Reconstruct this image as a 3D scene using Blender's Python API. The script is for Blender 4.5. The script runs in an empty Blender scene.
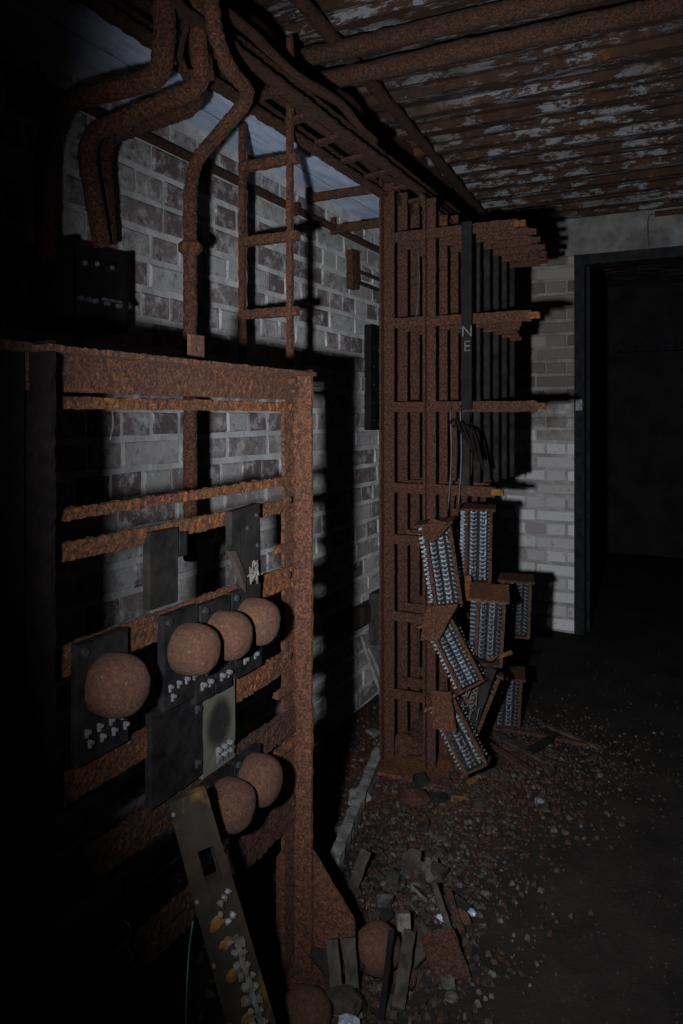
import bpy, bmesh, math, random
from mathutils import Vector, Matrix, noise
random.seed(7)
S = bpy.context.scene
C = bpy.context.collection
V = Vector

# ------------------------------------------------------------------ camera
F_PX, VPX, HORIZON, CAM_H = 760.0, 714.0, 415.0, 1.2
TH = math.atan((VPX - 341.5) / F_PX)
SN, CS = math.sin(TH), math.cos(TH)
cam = bpy.data.cameras.new('camera')
cam.sensor_fit = 'AUTO'; cam.sensor_width = 36.0
cam.lens = F_PX / 1024 * 36.0
cam.shift_y = (HORIZON - 512.0) / 1024.0
cam.clip_start = 0.02
camo = bpy.data.objects.new('camera', cam); C.objects.link(camo)
camo.location = (0, 0, CAM_H)
camo.rotation_euler = (math.pi / 2, 0, TH)
S.camera = camo

# ------------------------------------------------------------------ world and torch
S.view_settings.view_transform = 'Standard'
S.view_settings.look = 'None'
S.view_settings.gamma = 1.0
S.view_settings.exposure = 0.0
S.view_settings.use_curve_mapping = False
w = bpy.data.worlds.new('world'); S.world = w; w.use_nodes = True
bg = w.node_tree.nodes['Background']
bg.inputs[0].default_value = (0.9, 0.85, 1.0, 1); bg.inputs[1].default_value = 0.0011
tl = bpy.data.lights.new('hand_torch', 'SPOT')
tl.energy = 330; tl.color = (0.94, 0.97, 1.03)
tl.spot_size = math.radians(104); tl.spot_blend = 1.0; tl.shadow_soft_size = 0.022
torch = bpy.data.objects.new('hand_torch', tl); C.objects.link(torch)
torch.location = (-0.24, 0.05, 1.14)
torch.scale = (0.585, 1.0, 1.0)          # tall beam, as from a flash head turned upright
TORCH_AIM = V((-0.53, 2.3, 1.08))
torch.rotation_euler = ((TORCH_AIM - torch.location).to_track_quat('-Z', 'Y').to_matrix() @ Matrix.Rotation(math.radians(8), 3, 'Z')).to_euler()


# ------------------------------------------------------------------ geometry of the view (for measuring only)
def ray(px, py):
    a = (px - 341.5) / F_PX; b = (HORIZON - py) / F_PX
    return V((CS * a - SN, SN * a + CS, b))      # per unit depth
def onX(px, py, X):
    r = ray(px, py); t = X / r.x
    return V((X, r.y * t, CAM_H + r.z * t))
def onY(px, py, Y):
    r = ray(px, py); t = Y / r.y
    return V((r.x * t, Y, CAM_H + r.z * t))
def onZ(px, py, Z=0.0):
    r = ray(px, py); t = (Z - CAM_H) / r.z
    return V((r.x * t, r.y * t, Z))
def proj(p):
    d = -SN * p[0] + CS * p[1]; l = CS * p[0] + SN * p[1]
    if d < 0.05: return (-9999, -9999)
    return (341.5 + F_PX * l / d, HORIZON - F_PX * (p[2] - CAM_H) / d)

WALL_X = -1.30
FAR_Y = 4.32
CEIL = 2.317
RACK_X = -0.825


# ------------------------------------------------------------------ materials
class NT:
    def __init__(s, name):
        m = bpy.data.materials.new(name); m.use_nodes = True
        s.m = m; s.t = m.node_tree; s.b = s.t.nodes['Principled BSDF']
        s.pos = s.t.nodes.new('ShaderNodeNewGeometry').outputs['Position']
    def n(s, typ, **kw):
        nd = s.t.nodes.new(typ)
        for k, v in kw.items(): setattr(nd, k, v)
        return nd
    def l(s, a, b): s.t.links.new(a, b)
    def noise(s, scale, detail=6, rough=0.6, vec=None, stretch=None):
        nd = s.n('ShaderNodeTexNoise'); nd.inputs['Scale'].default_value = scale
        nd.inputs['Detail'].default_value = detail; nd.inputs['Roughness'].default_value = rough
        v = vec or s.pos
        if stretch:
            mp = s.n('ShaderNodeMapping'); mp.inputs['Scale'].default_value = stretch
            s.l(v, mp.inputs[0]); v = mp.outputs[0]
        s.l(v, nd.inputs['Vector'])
        return nd.outputs['Fac']
    def ramp(s, fac, stops, interp='LINEAR'):
        nd = s.n('ShaderNodeValToRGB'); cr = nd.color_ramp; cr.interpolation = interp
        while len(cr.elements) < len(stops): cr.elements.new(0.5)
        for e, (p, c) in zip(cr.elements, stops):
            e.position = p; e.color = (*c, 1) if len(c) == 3 else c
        s.l(fac, nd.inputs[0]); return nd.outputs[0]
    def mix(s, fac, a, b, mode='MIX'):
        nd = s.n('ShaderNodeMix', data_type='RGBA', blend_type=mode)
        for sock, v in ((nd.inputs[0], fac), (nd.inputs[6], a), (nd.inputs[7], b)):
            if isinstance(v, (int, float)): sock.default_value = v
            elif isinstance(v, tuple): sock.default_value = (*v, 1)
            else: s.l(v, sock)
        return nd.outputs[2]
    def bump(s, fac, strength, dist):
        nd = s.n('ShaderNodeBump'); nd.inputs['Strength'].default_value = strength
        nd.inputs['Distance'].default_value = dist
        s.l(fac, nd.inputs['Height']); s.l(nd.outputs[0], s.b.inputs['Normal'])
    def out(s, col, rough=0.9, spec=0.2, metal=0.0):
        if isinstance(col, tuple): s.b.inputs['Base Color'].default_value = (*col, 1)
        else: s.l(col, s.b.inputs['Base Color'])
        if isinstance(rough, (int, float)): s.b.inputs['Roughness'].default_value = rough
        else: s.l(rough, s.b.inputs['Roughness'])
        s.b.inputs['Specular IOR Level'].default_value = spec
        s.b.inputs['Metallic'].default_value = metal
        return s.m

def bw(a, b):   # grey ramp stops
    return [(a, (0, 0, 0)), (b, (1, 1, 1))]

def mat_rust(name, dark, mid, hot, amount=0.62, spec=0.3, K=0.5, soft=0.0):
    t = NT(name)
    dark, mid, hot = [tuple(c * K * g for c, g in zip(q, (1.0, 0.84, 0.62))) for q in (dark, mid, hot)]
    base = t.ramp(t.noise(105, 9, 0.8), [(0.39, tuple(c * 0.55 for c in dark)), (0.5, tuple((a + b) / 2 for a, b in zip(dark, mid))), (0.63, tuple(c * 1.3 for c in mid))])
    gr = t.ramp(t.noise(210, 3, 0.6), [(0.38, (0.6, 0.6, 0.6)), (0.62, (1.25, 1.25, 1.25))])
    base = t.mix(1.0, base, gr, 'MULTIPLY')
    if soft: base = t.mix(soft, base, tuple((a + b) * 0.5 for a, b in zip(dark, mid)))
    fl = t.ramp(t.noise(95, 8, 0.8), bw(amount - 0.08, amount + 0.07))
    big = t.ramp(t.noise(7, 3, 0.5), bw(0.42, 0.62))
    k = t.mix(1.0, fl, big, 'MULTIPLY')
    c = t.mix(k, base, hot)
    sp = t.ramp(t.noise(240, 2, 0.5), bw(0.66, 0.74))
    c = t.mix(sp, c, (hot[0] * 1.0, hot[1] * 1.3, hot[2] * 2.2))
    t.bump(t.noise(150, 8, 0.8), 1.0, 0.006)
    return t.out(c, 0.85, spec)

M = {}
M['rust'] = mat_rust('rust', (0.055, 0.025, 0.018), (0.15, 0.062, 0.036), (0.36, 0.14, 0.035))
M['rust_bar'] = mat_rust('rust_orange', (0.06, 0.026, 0.015), (0.17, 0.065, 0.03), (0.42, 0.17, 0.035), 0.55)
M['rust_dark'] = mat_rust('rust_dark', (0.035, 0.019, 0.015), (0.095, 0.045, 0.03), (0.22, 0.085, 0.03), 0.64, 0.25, 0.52)
M['rust_far'] = mat_rust('rust_brown', (0.06, 0.03, 0.024), (0.12, 0.058, 0.042), (0.2, 0.1, 0.05), 0.66, 0.2, 0.46)
M['rust_dome'] = mat_rust('rust_cover', (0.085, 0.042, 0.032), (0.17, 0.085, 0.062), (0.3, 0.14, 0.05), 0.68, 0.3, 0.45, 0.55)

def mat_brick(name, rnd, far=False):
    t = NT(name)
    if rnd == 'object': r = t.n('ShaderNodeObjectInfo').outputs['Random']
    else: r = t.n('ShaderNodeNewGeometry').outputs['Random Per Island']
    if not far:
        body = t.ramp(r, [(0.0, (0.085, 0.064, 0.066)), (0.28, (0.125, 0.095, 0.095)), (0.45, (0.16, 0.135, 0.13)),
                          (0.6, (0.21, 0.2, 0.195)), (0.85, (0.3, 0.295, 0.29)), (1.0, (0.25, 0.25, 0.23))])
        pk = t.ramp(t.noise(18, 9, 0.78), bw(0.48, 0.62))
        c = t.mix(pk, body, (0.34, 0.34, 0.34))
        dk = t.ramp(t.noise(34, 8, 0.78), bw(0.54, 0.66))
        c = t.mix(dk, c, (0.07, 0.064, 0.064))
    else:
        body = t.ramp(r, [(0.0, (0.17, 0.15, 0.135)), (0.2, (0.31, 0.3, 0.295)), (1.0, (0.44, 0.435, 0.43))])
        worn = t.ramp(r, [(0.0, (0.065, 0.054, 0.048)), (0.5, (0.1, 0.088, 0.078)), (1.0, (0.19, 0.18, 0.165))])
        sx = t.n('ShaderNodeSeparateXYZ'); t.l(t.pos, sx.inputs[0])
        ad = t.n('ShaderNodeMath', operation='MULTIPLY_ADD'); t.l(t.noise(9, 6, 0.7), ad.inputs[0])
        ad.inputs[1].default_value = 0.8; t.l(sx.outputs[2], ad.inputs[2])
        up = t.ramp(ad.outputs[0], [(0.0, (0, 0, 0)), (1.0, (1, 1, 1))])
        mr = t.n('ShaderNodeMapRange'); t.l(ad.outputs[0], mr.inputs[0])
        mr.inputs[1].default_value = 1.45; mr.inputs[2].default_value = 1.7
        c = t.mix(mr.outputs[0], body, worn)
        pk = t.ramp(t.noise(34, 8, 0.75), bw(0.58, 0.66))
        c = t.mix(pk, c, (0.15, 0.12, 0.1))
    t.bump(t.noise(90, 6, 0.7), 0.6, 0.004)
    return t.out(c, 0.95, 0.1)
M['brick'] = mat_brick('old_brick', 'object')
M['brick_stuff'] = mat_brick('old_brick_joined', 'island')
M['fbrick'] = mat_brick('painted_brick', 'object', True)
M['fbrick_stuff'] = mat_brick('painted_brick_joined', 'island', True)

def mat_plain(name, a, b, scale=12, rough=0.9, spec=0.2, metal=0.0, bs=0.4, bscale=80, lo=0.35, hi=0.68, stretch=None):
    t = NT(name)
    c = t.ramp(t.noise(scale, 7, 0.65, stretch=stretch), [(lo, a), (hi, b)])
    t.bump(t.noise(bscale, 6, 0.7, stretch=stretch), bs, 0.004)
    return t.out(c, rough, spec, metal)
M['mortar'] = mat_plain('lime_mortar', (0.27, 0.27, 0.27), (0.46, 0.46, 0.455), 14, bs=0.8)
def mat_fmortar():
    t = NT('painted_mortar')
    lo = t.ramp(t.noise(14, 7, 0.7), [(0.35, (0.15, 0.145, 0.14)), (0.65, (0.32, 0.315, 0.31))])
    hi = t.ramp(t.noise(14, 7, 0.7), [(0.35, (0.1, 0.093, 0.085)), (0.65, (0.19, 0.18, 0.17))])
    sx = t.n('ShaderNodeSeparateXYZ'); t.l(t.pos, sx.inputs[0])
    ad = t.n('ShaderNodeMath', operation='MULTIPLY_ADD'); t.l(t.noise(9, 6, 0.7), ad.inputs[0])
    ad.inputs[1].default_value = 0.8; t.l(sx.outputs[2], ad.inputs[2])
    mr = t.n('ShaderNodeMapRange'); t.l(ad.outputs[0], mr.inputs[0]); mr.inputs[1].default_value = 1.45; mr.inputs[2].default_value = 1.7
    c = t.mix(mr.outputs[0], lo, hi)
    t.bump(t.noise(80, 6, 0.7), 0.8, 0.004)
    return t.out(c, 0.95, 0.1)
M['fmortar'] = mat_fmortar()
M['plaster'] = mat_plain('grey_render', (0.06, 0.058, 0.056), (0.15, 0.147, 0.143), 8, bs=0.5)
M['blue'] = mat_plain('blue_grey_paint', (0.25, 0.3, 0.41), (0.42, 0.49, 0.63), 9, 0.6, 0.3, bs=0.25, bscale=60, stretch=(4, 0.7, 4))
M['seam'] = mat_plain('seam_grime', (0.05, 0.045, 0.04), (0.2, 0.18, 0.15), 40)
M['slate'] = mat_plain('black_slate', (0.004, 0.004, 0.0045), (0.014, 0.0135, 0.0135), 25, 0.75, 0.06)
M['slate_dusty'] = mat_plain('dusty_slate', (0.005, 0.0045, 0.004), (0.017, 0.0155, 0.014), 18, 0.85, 0.08)
M['black'] = mat_plain('black_enamel', (0.003, 0.003, 0.003), (0.008, 0.008, 0.008), 20, 0.75, 0.08)
M['near_black'] = mat_plain('near_black_steel', (0.002, 0.0015, 0.0015), (0.006, 0.004, 0.0035), 30, 0.85, 0.1)
M['concrete'] = mat_plain('pale_concrete', (0.05, 0.048, 0.044), (0.17, 0.165, 0.155), 18, bs=0.8)
M['plank'] = mat_plain('grey_timber', (0.014, 0.0115, 0.0095), (0.045, 0.038, 0.032), 30, spec=0.1, stretch=(1, 1, 0.2))
M['stone'] = mat_plain('rubble', (0.012, 0.009, 0.007), (0.042, 0.033, 0.026), 30, spec=0.1)
M['stone_pale'] = mat_plain('pale_rubble', (0.022, 0.0195, 0.0175), (0.08, 0.074, 0.067), 30, spec=0.1)
M['metal'] = mat_plain('dull_contacts', (0.026, 0.031, 0.038), (0.1, 0.116, 0.138), 60, 0.5, 0.5, 0.35)
M['metal_dark'] = mat_plain('dark_contacts', (0.008, 0.009, 0.01), (0.035, 0.037, 0.04), 60, 0.5, 0.4, 0.2)
M['ceramic'] = mat_plain('white_terminal', (0.035, 0.035, 0.035), (0.13, 0.133, 0.133), 60, 0.5, 0.4)
M['corroded'] = mat_plain('corroded_terminal', (0.03, 0.028, 0.022), (0.095, 0.09, 0.078), 60, 0.8, 0.3)
M['ochre'] = mat_plain('ochre_corrosion', (0.05, 0.023, 0.006), (0.12, 0.058, 0.014), 40)
M['china'] = mat_plain('blue_white_china', (0.08, 0.11, 0.16), (0.25, 0.27, 0.3), 40, 0.4, 0.5)
M['wire_green'] = mat_plain('green_wire', (0.01, 0.1, 0.06), (0.02, 0.2, 0.12), 40, 0.5)
M['wire'] = mat_plain('grey_wire', (0.02, 0.02, 0.02), (0.06, 0.06, 0.058), 40, 0.5)
M['dark_wall'] = mat_plain('dark_plaster', (0.006, 0.005, 0.006), (0.016, 0.014, 0.015), 5)  # near-black walls of the room beyond the doorway
M['timber_frame'] = mat_plain('dark_grey_paint', (0.006, 0.0065, 0.007), (0.017, 0.018, 0.02), 20, 0.85, 0.06)

def mat_floor():
    t = NT('dusty_concrete_floor')
    base = t.ramp(t.noise(5, 8, 0.7), [(0.3, (0.009, 0.0078, 0.007)), (0.7, (0.022, 0.0192, 0.017))])
    # rust dust shed around the foot of the far rack
    ds = t.n('ShaderNodeVectorMath', operation='DISTANCE'); t.l(t.pos, ds.inputs[0]); ds.inputs[1].default_value = (-0.93, 2.45, 0)
    ad = t.n('ShaderNodeMath', operation='MULTIPLY_ADD'); t.l(t.noise(8, 7, 0.7), ad.inputs[0]); ad.inputs[1].default_value = 0.7
    t.l(ds.outputs['Value'], ad.inputs[2])
    mr = t.n('ShaderNodeMapRange'); t.l(ad.outputs[0], mr.inputs[0])
    mr.inputs[1].default_value = 0.95; mr.inputs[2].default_value = 0.5
    c = t.mix(mr.outputs[0], base, (0.045, 0.019, 0.009))
    chips = t.ramp(t.noise(90, 4, 0.6), bw(0.66, 0.72))
    c = t.mix(chips, c, (0.07, 0.068, 0.064))
    t.bump(t.noise(60, 8, 0.75), 0.8, 0.006)
    return t.out(c, 0.95, 0.06)
M['floor'] = mat_floor()

def mat_ceil():
    t = NT('flaking_white_paint_on_rust')
    rust = t.ramp(t.noise(12, 8, 0.7), [(0.3, (0.012, 0.0065, 0.005)), (0.58, (0.032, 0.015, 0.008)), (0.75, (0.09, 0.036, 0.009))])
    st = t.noise(13, 10, 0.8, stretch=(0.4, 1.6, 1))
    k = t.ramp(st, bw(0.525, 0.545))
    big = t.ramp(t.noise(1.5, 3, 0.5), bw(0.3, 0.5))
    k = t.mix(1.0, k, big, 'MULTIPLY')
    c = t.mix(k, rust, (0.11, 0.118, 0.122))
    t.bump(st, 0.8, 0.01)
    return t.out(c, 0.9, 0.2)
M['ceil'] = mat_ceil()

def mat_board():
    t = NT('stained_slate_board')
    base = t.ramp(t.noise(14, 7, 0.65), [(0.3, (0.008, 0.0065, 0.005)), (0.7, (0.022, 0.0175, 0.013))])
    k = t.ramp(t.noise(11, 5, 0.6, stretch=(1, 1, 0.5)), bw(0.6, 0.68))
    c = t.mix(k, base, (0.07, 0.04, 0.011))
    t.bump(t.noise(70, 6, 0.7), 0.5, 0.004)
    return t.out(c, 0.85, 0.12)
M['board'] = mat_board()

def mat_stain():
    t = NT('ringed_slate')
    tc = t.n('ShaderNodeTexCoord')
    mp = t.n('ShaderNodeMapping'); t.l(tc.outputs['Object'], mp.inputs[0]); mp.inputs['Scale'].default_value = (1, 1, 0.85)
    ln = t.n('ShaderNodeVectorMath', operation='LENGTH'); t.l(mp.outputs[0], ln.inputs[0])
    ad = t.n('ShaderNodeMath', operation='MULTIPLY_ADD'); t.l(t.noise(40, 5, 0.6), ad.inputs[0]); ad.inputs[1].default_value = 0.012
    t.l(ln.outputs['Value'], ad.inputs[2])
    k = t.ramp(ad.outputs[0], [(0.0, (0.006, 0.0055, 0.005)), (0.034, (0.009, 0.008, 0.007)), (0.041, (0.03, 0.027, 0.02)), (0.05, (0.06, 0.058, 0.049))])
    c = t.mix(t.ramp(t.noise(30, 6, 0.7), bw(0.58, 0.74)), k, (0.035, 0.03, 0.02))
    return t.out(c, 0.8, 0.25)
M['stain'] = mat_stain()

# ------------------------------------------------------------------ object helpers
def wloc(o):
    p = V((0, 0, 0))
    while o is not None:
        p += o.location; o = o.parent
    return p
def obj(name, verts, faces, mat, parent=None, smooth=False, world=True):
    """one mesh object; verts are world coordinates unless world=False (then local to the parent)"""
    off = wloc(parent) if (parent is not None and world) else V((0, 0, 0))
    me = bpy.data.meshes.new(name)
    me.from_pydata([tuple(V(v) - off) for v in verts], [], faces)
    me.validate(); me.update()
    bm = bmesh.new(); bm.from_mesh(me); bmesh.ops.recalc_face_normals(bm, faces=bm.faces); bm.to_mesh(me); bm.free()
    if smooth: me.polygons.foreach_set('use_smooth', [True] * len(me.polygons))
    me.materials.append(M[mat])
    o = bpy.data.objects.new(name, me); C.objects.link(o)
    o.parent = parent
    return o
def tag(o, label, cat, group=None):
    o['label'] = label; o['category'] = cat
    if group: o['group'] = group
    return o
def thing(name, label, cat, loc=(0, 0, 0), group=None):
    o = bpy.data.objects.new(name, None); C.objects.link(o); o.location = loc
    o.empty_display_size = 0.05
    return tag(o, label, cat, group)
def struct(o):
    o['kind'] = 'structure'; return o
def rebase(o, base):
    """move a single-mesh thing's origin to its base"""
    base = V(base); o.data.transform(Matrix.Translation(-base)); o.location = base; return o

class MB:
    """collects several solids for ONE part"""
    def __init__(s): s.v = []; s.f = []
    def add(s, vf):
        n = len(s.v); s.v += [V(p) for p in vf[0]]; s.f += [[i + n for i in f] for f in vf[1]]; return s
    def build(s, name, mat, parent=None, smooth=False, world=True):
        return obj(name, s.v, s.f, mat, parent, smooth, world)

def box(x0, x1, y0, y1, z0, z1):
    v = [(x, y, z) for x in (x0, x1) for y in (y0, y1) for z in (z0, z1)]
    return v, [(0, 1, 3, 2), (4, 6, 7, 5), (0, 4, 5, 1), (2, 3, 7, 6), (0, 2, 6, 4), (1, 5, 7, 3)]
def rect(w, h, cx=0, cy=0):
    return [(cx - w / 2, cy - h / 2), (cx + w / 2, cy - h / 2), (cx + w / 2, cy + h / 2), (cx - w / 2, cy + h / 2)]
def angle_profile(a, b, t):
    return [(0, 0), (a, 0), (a, t), (t, t), (t, b), (0, b)]
def subdiv(prof, d):
    out = []
    for i, p in enumerate(prof):
        q = prof[(i + 1) % len(prof)]
        n = max(1, int(math.hypot(q[0] - p[0], q[1] - p[1]) / d))
        for k in range(n): out.append((p[0] + (q[0] - p[0]) * k / n, p[1] + (q[1] - p[1]) * k / n))
    return out
def rough(p, amp, fr):
    if amp == 0: return V((0, 0, 0))
    n = noise.noise_vector(p * fr) * 0.6 + noise.noise_vector(p * fr * 2.7 + V((5, 3, 1))) * 0.45
    k = noise.noise(p * fr * 0.35 + V((9, 9, 9)))
    return n * amp * (1.0 + 1.3 * max(0, k))
def sweep(prof, p0, p1, u=(1, 0, 0), v=None, step=0.012, amp=0.0, fr=70, pd=0.015, taper=1.0):
    """profile (in axes u, v) swept from p0 to p1, eroded by noise"""
    p0, p1, u = V(p0), V(p1), V(u).normalized()
    ax = (p1 - p0).normalized()
    u = (u - ax * u.dot(ax)).normalized()
    v = V(v).normalized() if v is not None else ax.cross(u)
    pr = subdiv(prof, pd) if amp else list(prof)
    n = max(1, int((p1 - p0).length / step)) if amp else 1
    vs, fs = [], []
    m = len(pr)
    for i in range(n + 1):
        t = i / n; c = p0.lerp(p1, t); s = 1 + (taper - 1) * t
        for a, b in pr:
            q = c + u * a * s + v * b * s
            vs.append(q + rough(q, amp, fr))
    for i in range(n):
        for j in range(m):
            k = (j + 1) % m
            fs.append((i * m + j, i * m + k, (i + 1) * m + k, (i + 1) * m + j))
    fs.append(tuple(range(m))); fs.append(tuple(range(n * m, n * m + m)))
    return vs, fs
def smoothpath(pts, n=8, rad=0.5):
    """Catmull-Rom through the points"""
    pts = [V(p) for p in pts]
    P = [pts[0] * 2 - pts[1]] + pts + [pts[-1] * 2 - pts[-2]]
    out = []
    for i in range(1, len(P) - 2):
        for k in range(n):
            t = k / n
            a, b, c, d = P[i - 1], P[i], P[i + 1], P[i + 2]
            out.append(0.5 * ((2 * b) + (c - a) * t + (2 * a - 5 * b + 4 * c - d) * t * t + (3 * b - a - 3 * c + d) * t ** 3))
    out.append(pts[-1]); return out
def elbow(pts, r=0.04, n=6, step=0.02):
    """polyline with rounded corners"""
    pts = [V(p) for p in pts]; out = [pts[0]]
    for i in range(1, len(pts) - 1):
        a, b, c = pts[i - 1], pts[i], pts[i + 1]
        rr = min(r, (a - b).length * 0.45, (c - b).length * 0.45)
        s = b + (a - b).normalized() * rr; e = b + (c - b).normalized() * rr
        for k in range(n + 1):
            t = k / n; out.append(s * (1 - t) ** 2 + b * 2 * t * (1 - t) + e * t * t)
    out.append(pts[-1])
    fin = [out[0]]
    for p in out[1:]:
        d = (p - fin[-1]).length; m = max(1, int(d / step)); q = fin[-1].copy()
        for k in range(1, m + 1): fin.append(q.lerp(p, k / m))
    return fin
def tube(path, r, amp=0.0, fr=60, seg=10):
    vs, fs = [], []
    path = [V(p) for p in path]; n = len(path); ref = None
    for i, p in enumerate(path):
        a = (path[min(i + 1, n - 1)] - path[max(i - 1, 0)]).normalized()
        if ref is None:
            ref = V((0, 0, 1)) if abs(a.z) < 0.9 else V((1, 0, 0))
        u = (ref - a * ref.dot(a)).normalized(); ref = u; v = a.cross(u)
        rr = r[i] if isinstance(r, list) else r
        for k in range(seg):
            an = 2 * math.pi * k / seg
            q = p + (u * math.cos(an) + v * math.sin(an)) * rr
            vs.append(q + rough(q, amp, fr))
    for i in range(n - 1):
        for k in range(seg):
            l = (k + 1) % seg
            fs.append((i * seg + k, i * seg + l, (i + 1) * seg + l, (i + 1) * seg + k))
    fs.append(tuple(range(seg))); fs.append(tuple(range((n - 1) * seg, n * seg)))
    return vs, fs
def cyl(p0, p1, r, seg=10):
    return tube([p0, p1], r, 0, seg=seg)
def lathe(prof, origin, axis, seg=28, amp=0.0, fr=60, squash=None):
    """prof: (distance along axis, radius)"""
    o = V(origin); a = V(axis).normalized()
    u = a.cross(V((0, 0, 1))).normalized(); v = a.cross(u)
    vs, fs = [], []
    for d, r in prof:
        for k in range(seg):
            an = 2 * math.pi * k / seg
            q = o + a * d + (u * math.cos(an) + v * math.sin(an)) * r
            vs.append(q + rough(q, amp, fr))
    m = len(prof)
    for i in range(m - 1):
        for k in range(seg):
            l = (k + 1) % seg
            fs.append((i * seg + k, i * seg + l, (i + 1) * seg + l, (i + 1) * seg + k))
    fs.append(tuple(range(seg))); fs.append(tuple(range((m - 1) * seg, m * seg)))
    return vs, fs
def plate(corners, thick, nrm=None, amp=0.0, fr=50, res=8):
    """a slab through 4 corners (bilinear grid), eroded edge"""
    a, b, c, d = [V(p) for p in corners]
    n = V(nrm).normalized() if nrm is not None else (b - a).cross(d - a).normalized()
    vs, fs = [], []
    R = res + 1
    for s in (0, 1):
        for j in range(R):
            for i in range(R):
                t, q = i / res, j / res
                p = a.lerp(b, t).lerp(d.lerp(c, t), q)
                e = 1.0 if i in (0, res) or j in (0, res) else 0.25
                vs.append(p + rough(p, amp, fr) * e - n * thick * s)
    g = lambda s, i, j: s * R * R + j * R + i
    for j in range(res):
        for i in range(res):
            fs.append((g(0, i, j), g(0, i + 1, j), g(0, i + 1, j + 1), g(0, i, j + 1)))
            fs.append((g(1, i, j), g(1, i, j + 1), g(1, i + 1, j + 1), g(1, i + 1, j)))
    for i in range(res):
        fs += [(g(0, i, 0), g(1, i, 0), g(1, i + 1, 0), g(0, i + 1, 0)), (g(0, i, res), g(0, i + 1, res), g(1, i + 1, res), g(1, i, res)),
               (g(0, 0, i), g(0, 0, i + 1), g(1, 0, i + 1), g(1, 0, i)), (g(0, res, i), g(1, res, i), g(1, res, i + 1), g(0, res, i + 1))]
    return vs, fs
def rock(c, rx, ry, rz, seed, sub=2, amp=0.35):
    bm = bmesh.new(); bmesh.ops.create_icosphere(bm, subdivisions=sub, radius=1)
    o = V((seed * 3.1, seed * 1.7, seed * 0.9))
    for v in bm.verts:
        k = 1 + amp * noise.noise(v.co * 1.3 + o) + amp * 0.5 * noise.noise(v.co * 3.1 + o)
        v.co = V((v.co.x * rx * k, v.co.y * ry * k, max(v.co.z * rz * k, -rz * 0.75)))
    vs = [V(c) + v.co for v in bm.verts]; fs = [tuple(x.index for x in f.verts) for f in bm.faces]
    bm.free(); return vs, fs
def bolt(p, axis, r=0.007, h=0.008):
    p, a = V(p), V(axis).normalized(); return tube([p - a * 0.002, p + a * h], r, 0, seg=6)

# ================================================================== SETTING
# floor
fv, ff = [], []
NX, NY = 90, 110
for j in range(NY + 1):
    for i in range(NX + 1):
        x = -1.45 + 4.0 * i / NX; y = -1.6 + 8.9 * j / NY
        h = 0.006 * noise.noise(V((x * 3, y * 3, 0))) + 0.004 * noise.noise(V((x * 11, y * 11, 2)))
        fv.append((x, y, h - 0.004))
for j in range(NY):
    for i in range(NX):
        a = j * (NX + 1) + i; ff.append((a, a + 1, a + NX + 2, a + NX + 1))
floor = struct(obj('floor', fv, ff, 'floor', smooth=True))

# left wall: mortar body with bricks
wall_left = struct(obj('wall_left', *box(WALL_X - 0.25, WALL_X - 0.0035, -1.6, FAR_Y, -0.05, CEIL + 0.1), 'mortar'))
# far wall: two pieces beside the doorway and one above
DOOR_X0, DOOR_X1, DOOR_Z = -0.676, 0.25, 2.04
mb = MB()
for b in (box(WALL_X - 0.25, DOOR_X0, FAR_Y + 0.0035, FAR_Y + 0.25, -0.05, DOOR_Z + 0.02), box(DOOR_X1, 2.5, FAR_Y + 0.0035, FAR_Y + 0.25, -0.05, DOOR_Z + 0.02),
          box(WALL_X - 0.25, 2.5, FAR_Y + 0.0035, FAR_Y + 0.25, DOOR_Z + 0.02, CEIL + 0.1)): mb.add(b)
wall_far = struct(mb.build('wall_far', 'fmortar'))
wall_right = struct(obj('wall_right', *box(2.5, 2.75, -1.6, 7.3, -0.05, CEIL + 0.1), 'plaster'))
wall_back = struct(obj('wall_back', *box(-1.55, 2.75, -1.85, -1.6, -0.05, CEIL + 0.1), 'plaster'))
wall_beyond = struct(obj('wall_beyond', *box(-1.55, 2.75, 7.0, 7.25, -0.05, CEIL + 0.1), 'dark_wall'))
wall_side = struct(obj('wall_beyond_left', *box(-1.55, -1.3, FAR_Y + 0.25, 7.0, -0.05, CEIL + 0.1), 'dark_wall'))
# a pale lintel over a blocked opening in the room beyond
p = onY(617, 352, 6.9); q = onY(682, 345, 6.9)
struct(obj('trim_1', *box(p.x, p.x + 1.3, 6.9, 7.02, p.z, p.z + 0.09), 'timber_frame'))

def brick_mesh(L, H, D, seed):
    rnd = random.Random(seed)
    j = lambda s: rnd.uniform(-s, s)
    vs = []
    # back ring, shoulder ring, front ring ; local x along the course, z up, -y outward
    for (ins, y) in ((0.0, D), (0.0, 0.004), (0.004, 0.0)):
        for (sx, sz) in ((-1, -1), (1, -1), (1, 1), (-1, 1)):
            vs.append((sx * (L / 2 - ins) + j(0.0025), y + (j(0.002) if y < 0.01 else 0), sz * (H / 2 - ins) + j(0.0025)))
    fs = []
    for r in (0, 4):
        for k in range(4):
            l = (k + 1) % 4; fs.append((r + k, r + l, r + 4 + l, r + 4 + k))
    fs.append((8, 9, 10, 11))
    return vs, fs

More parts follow.
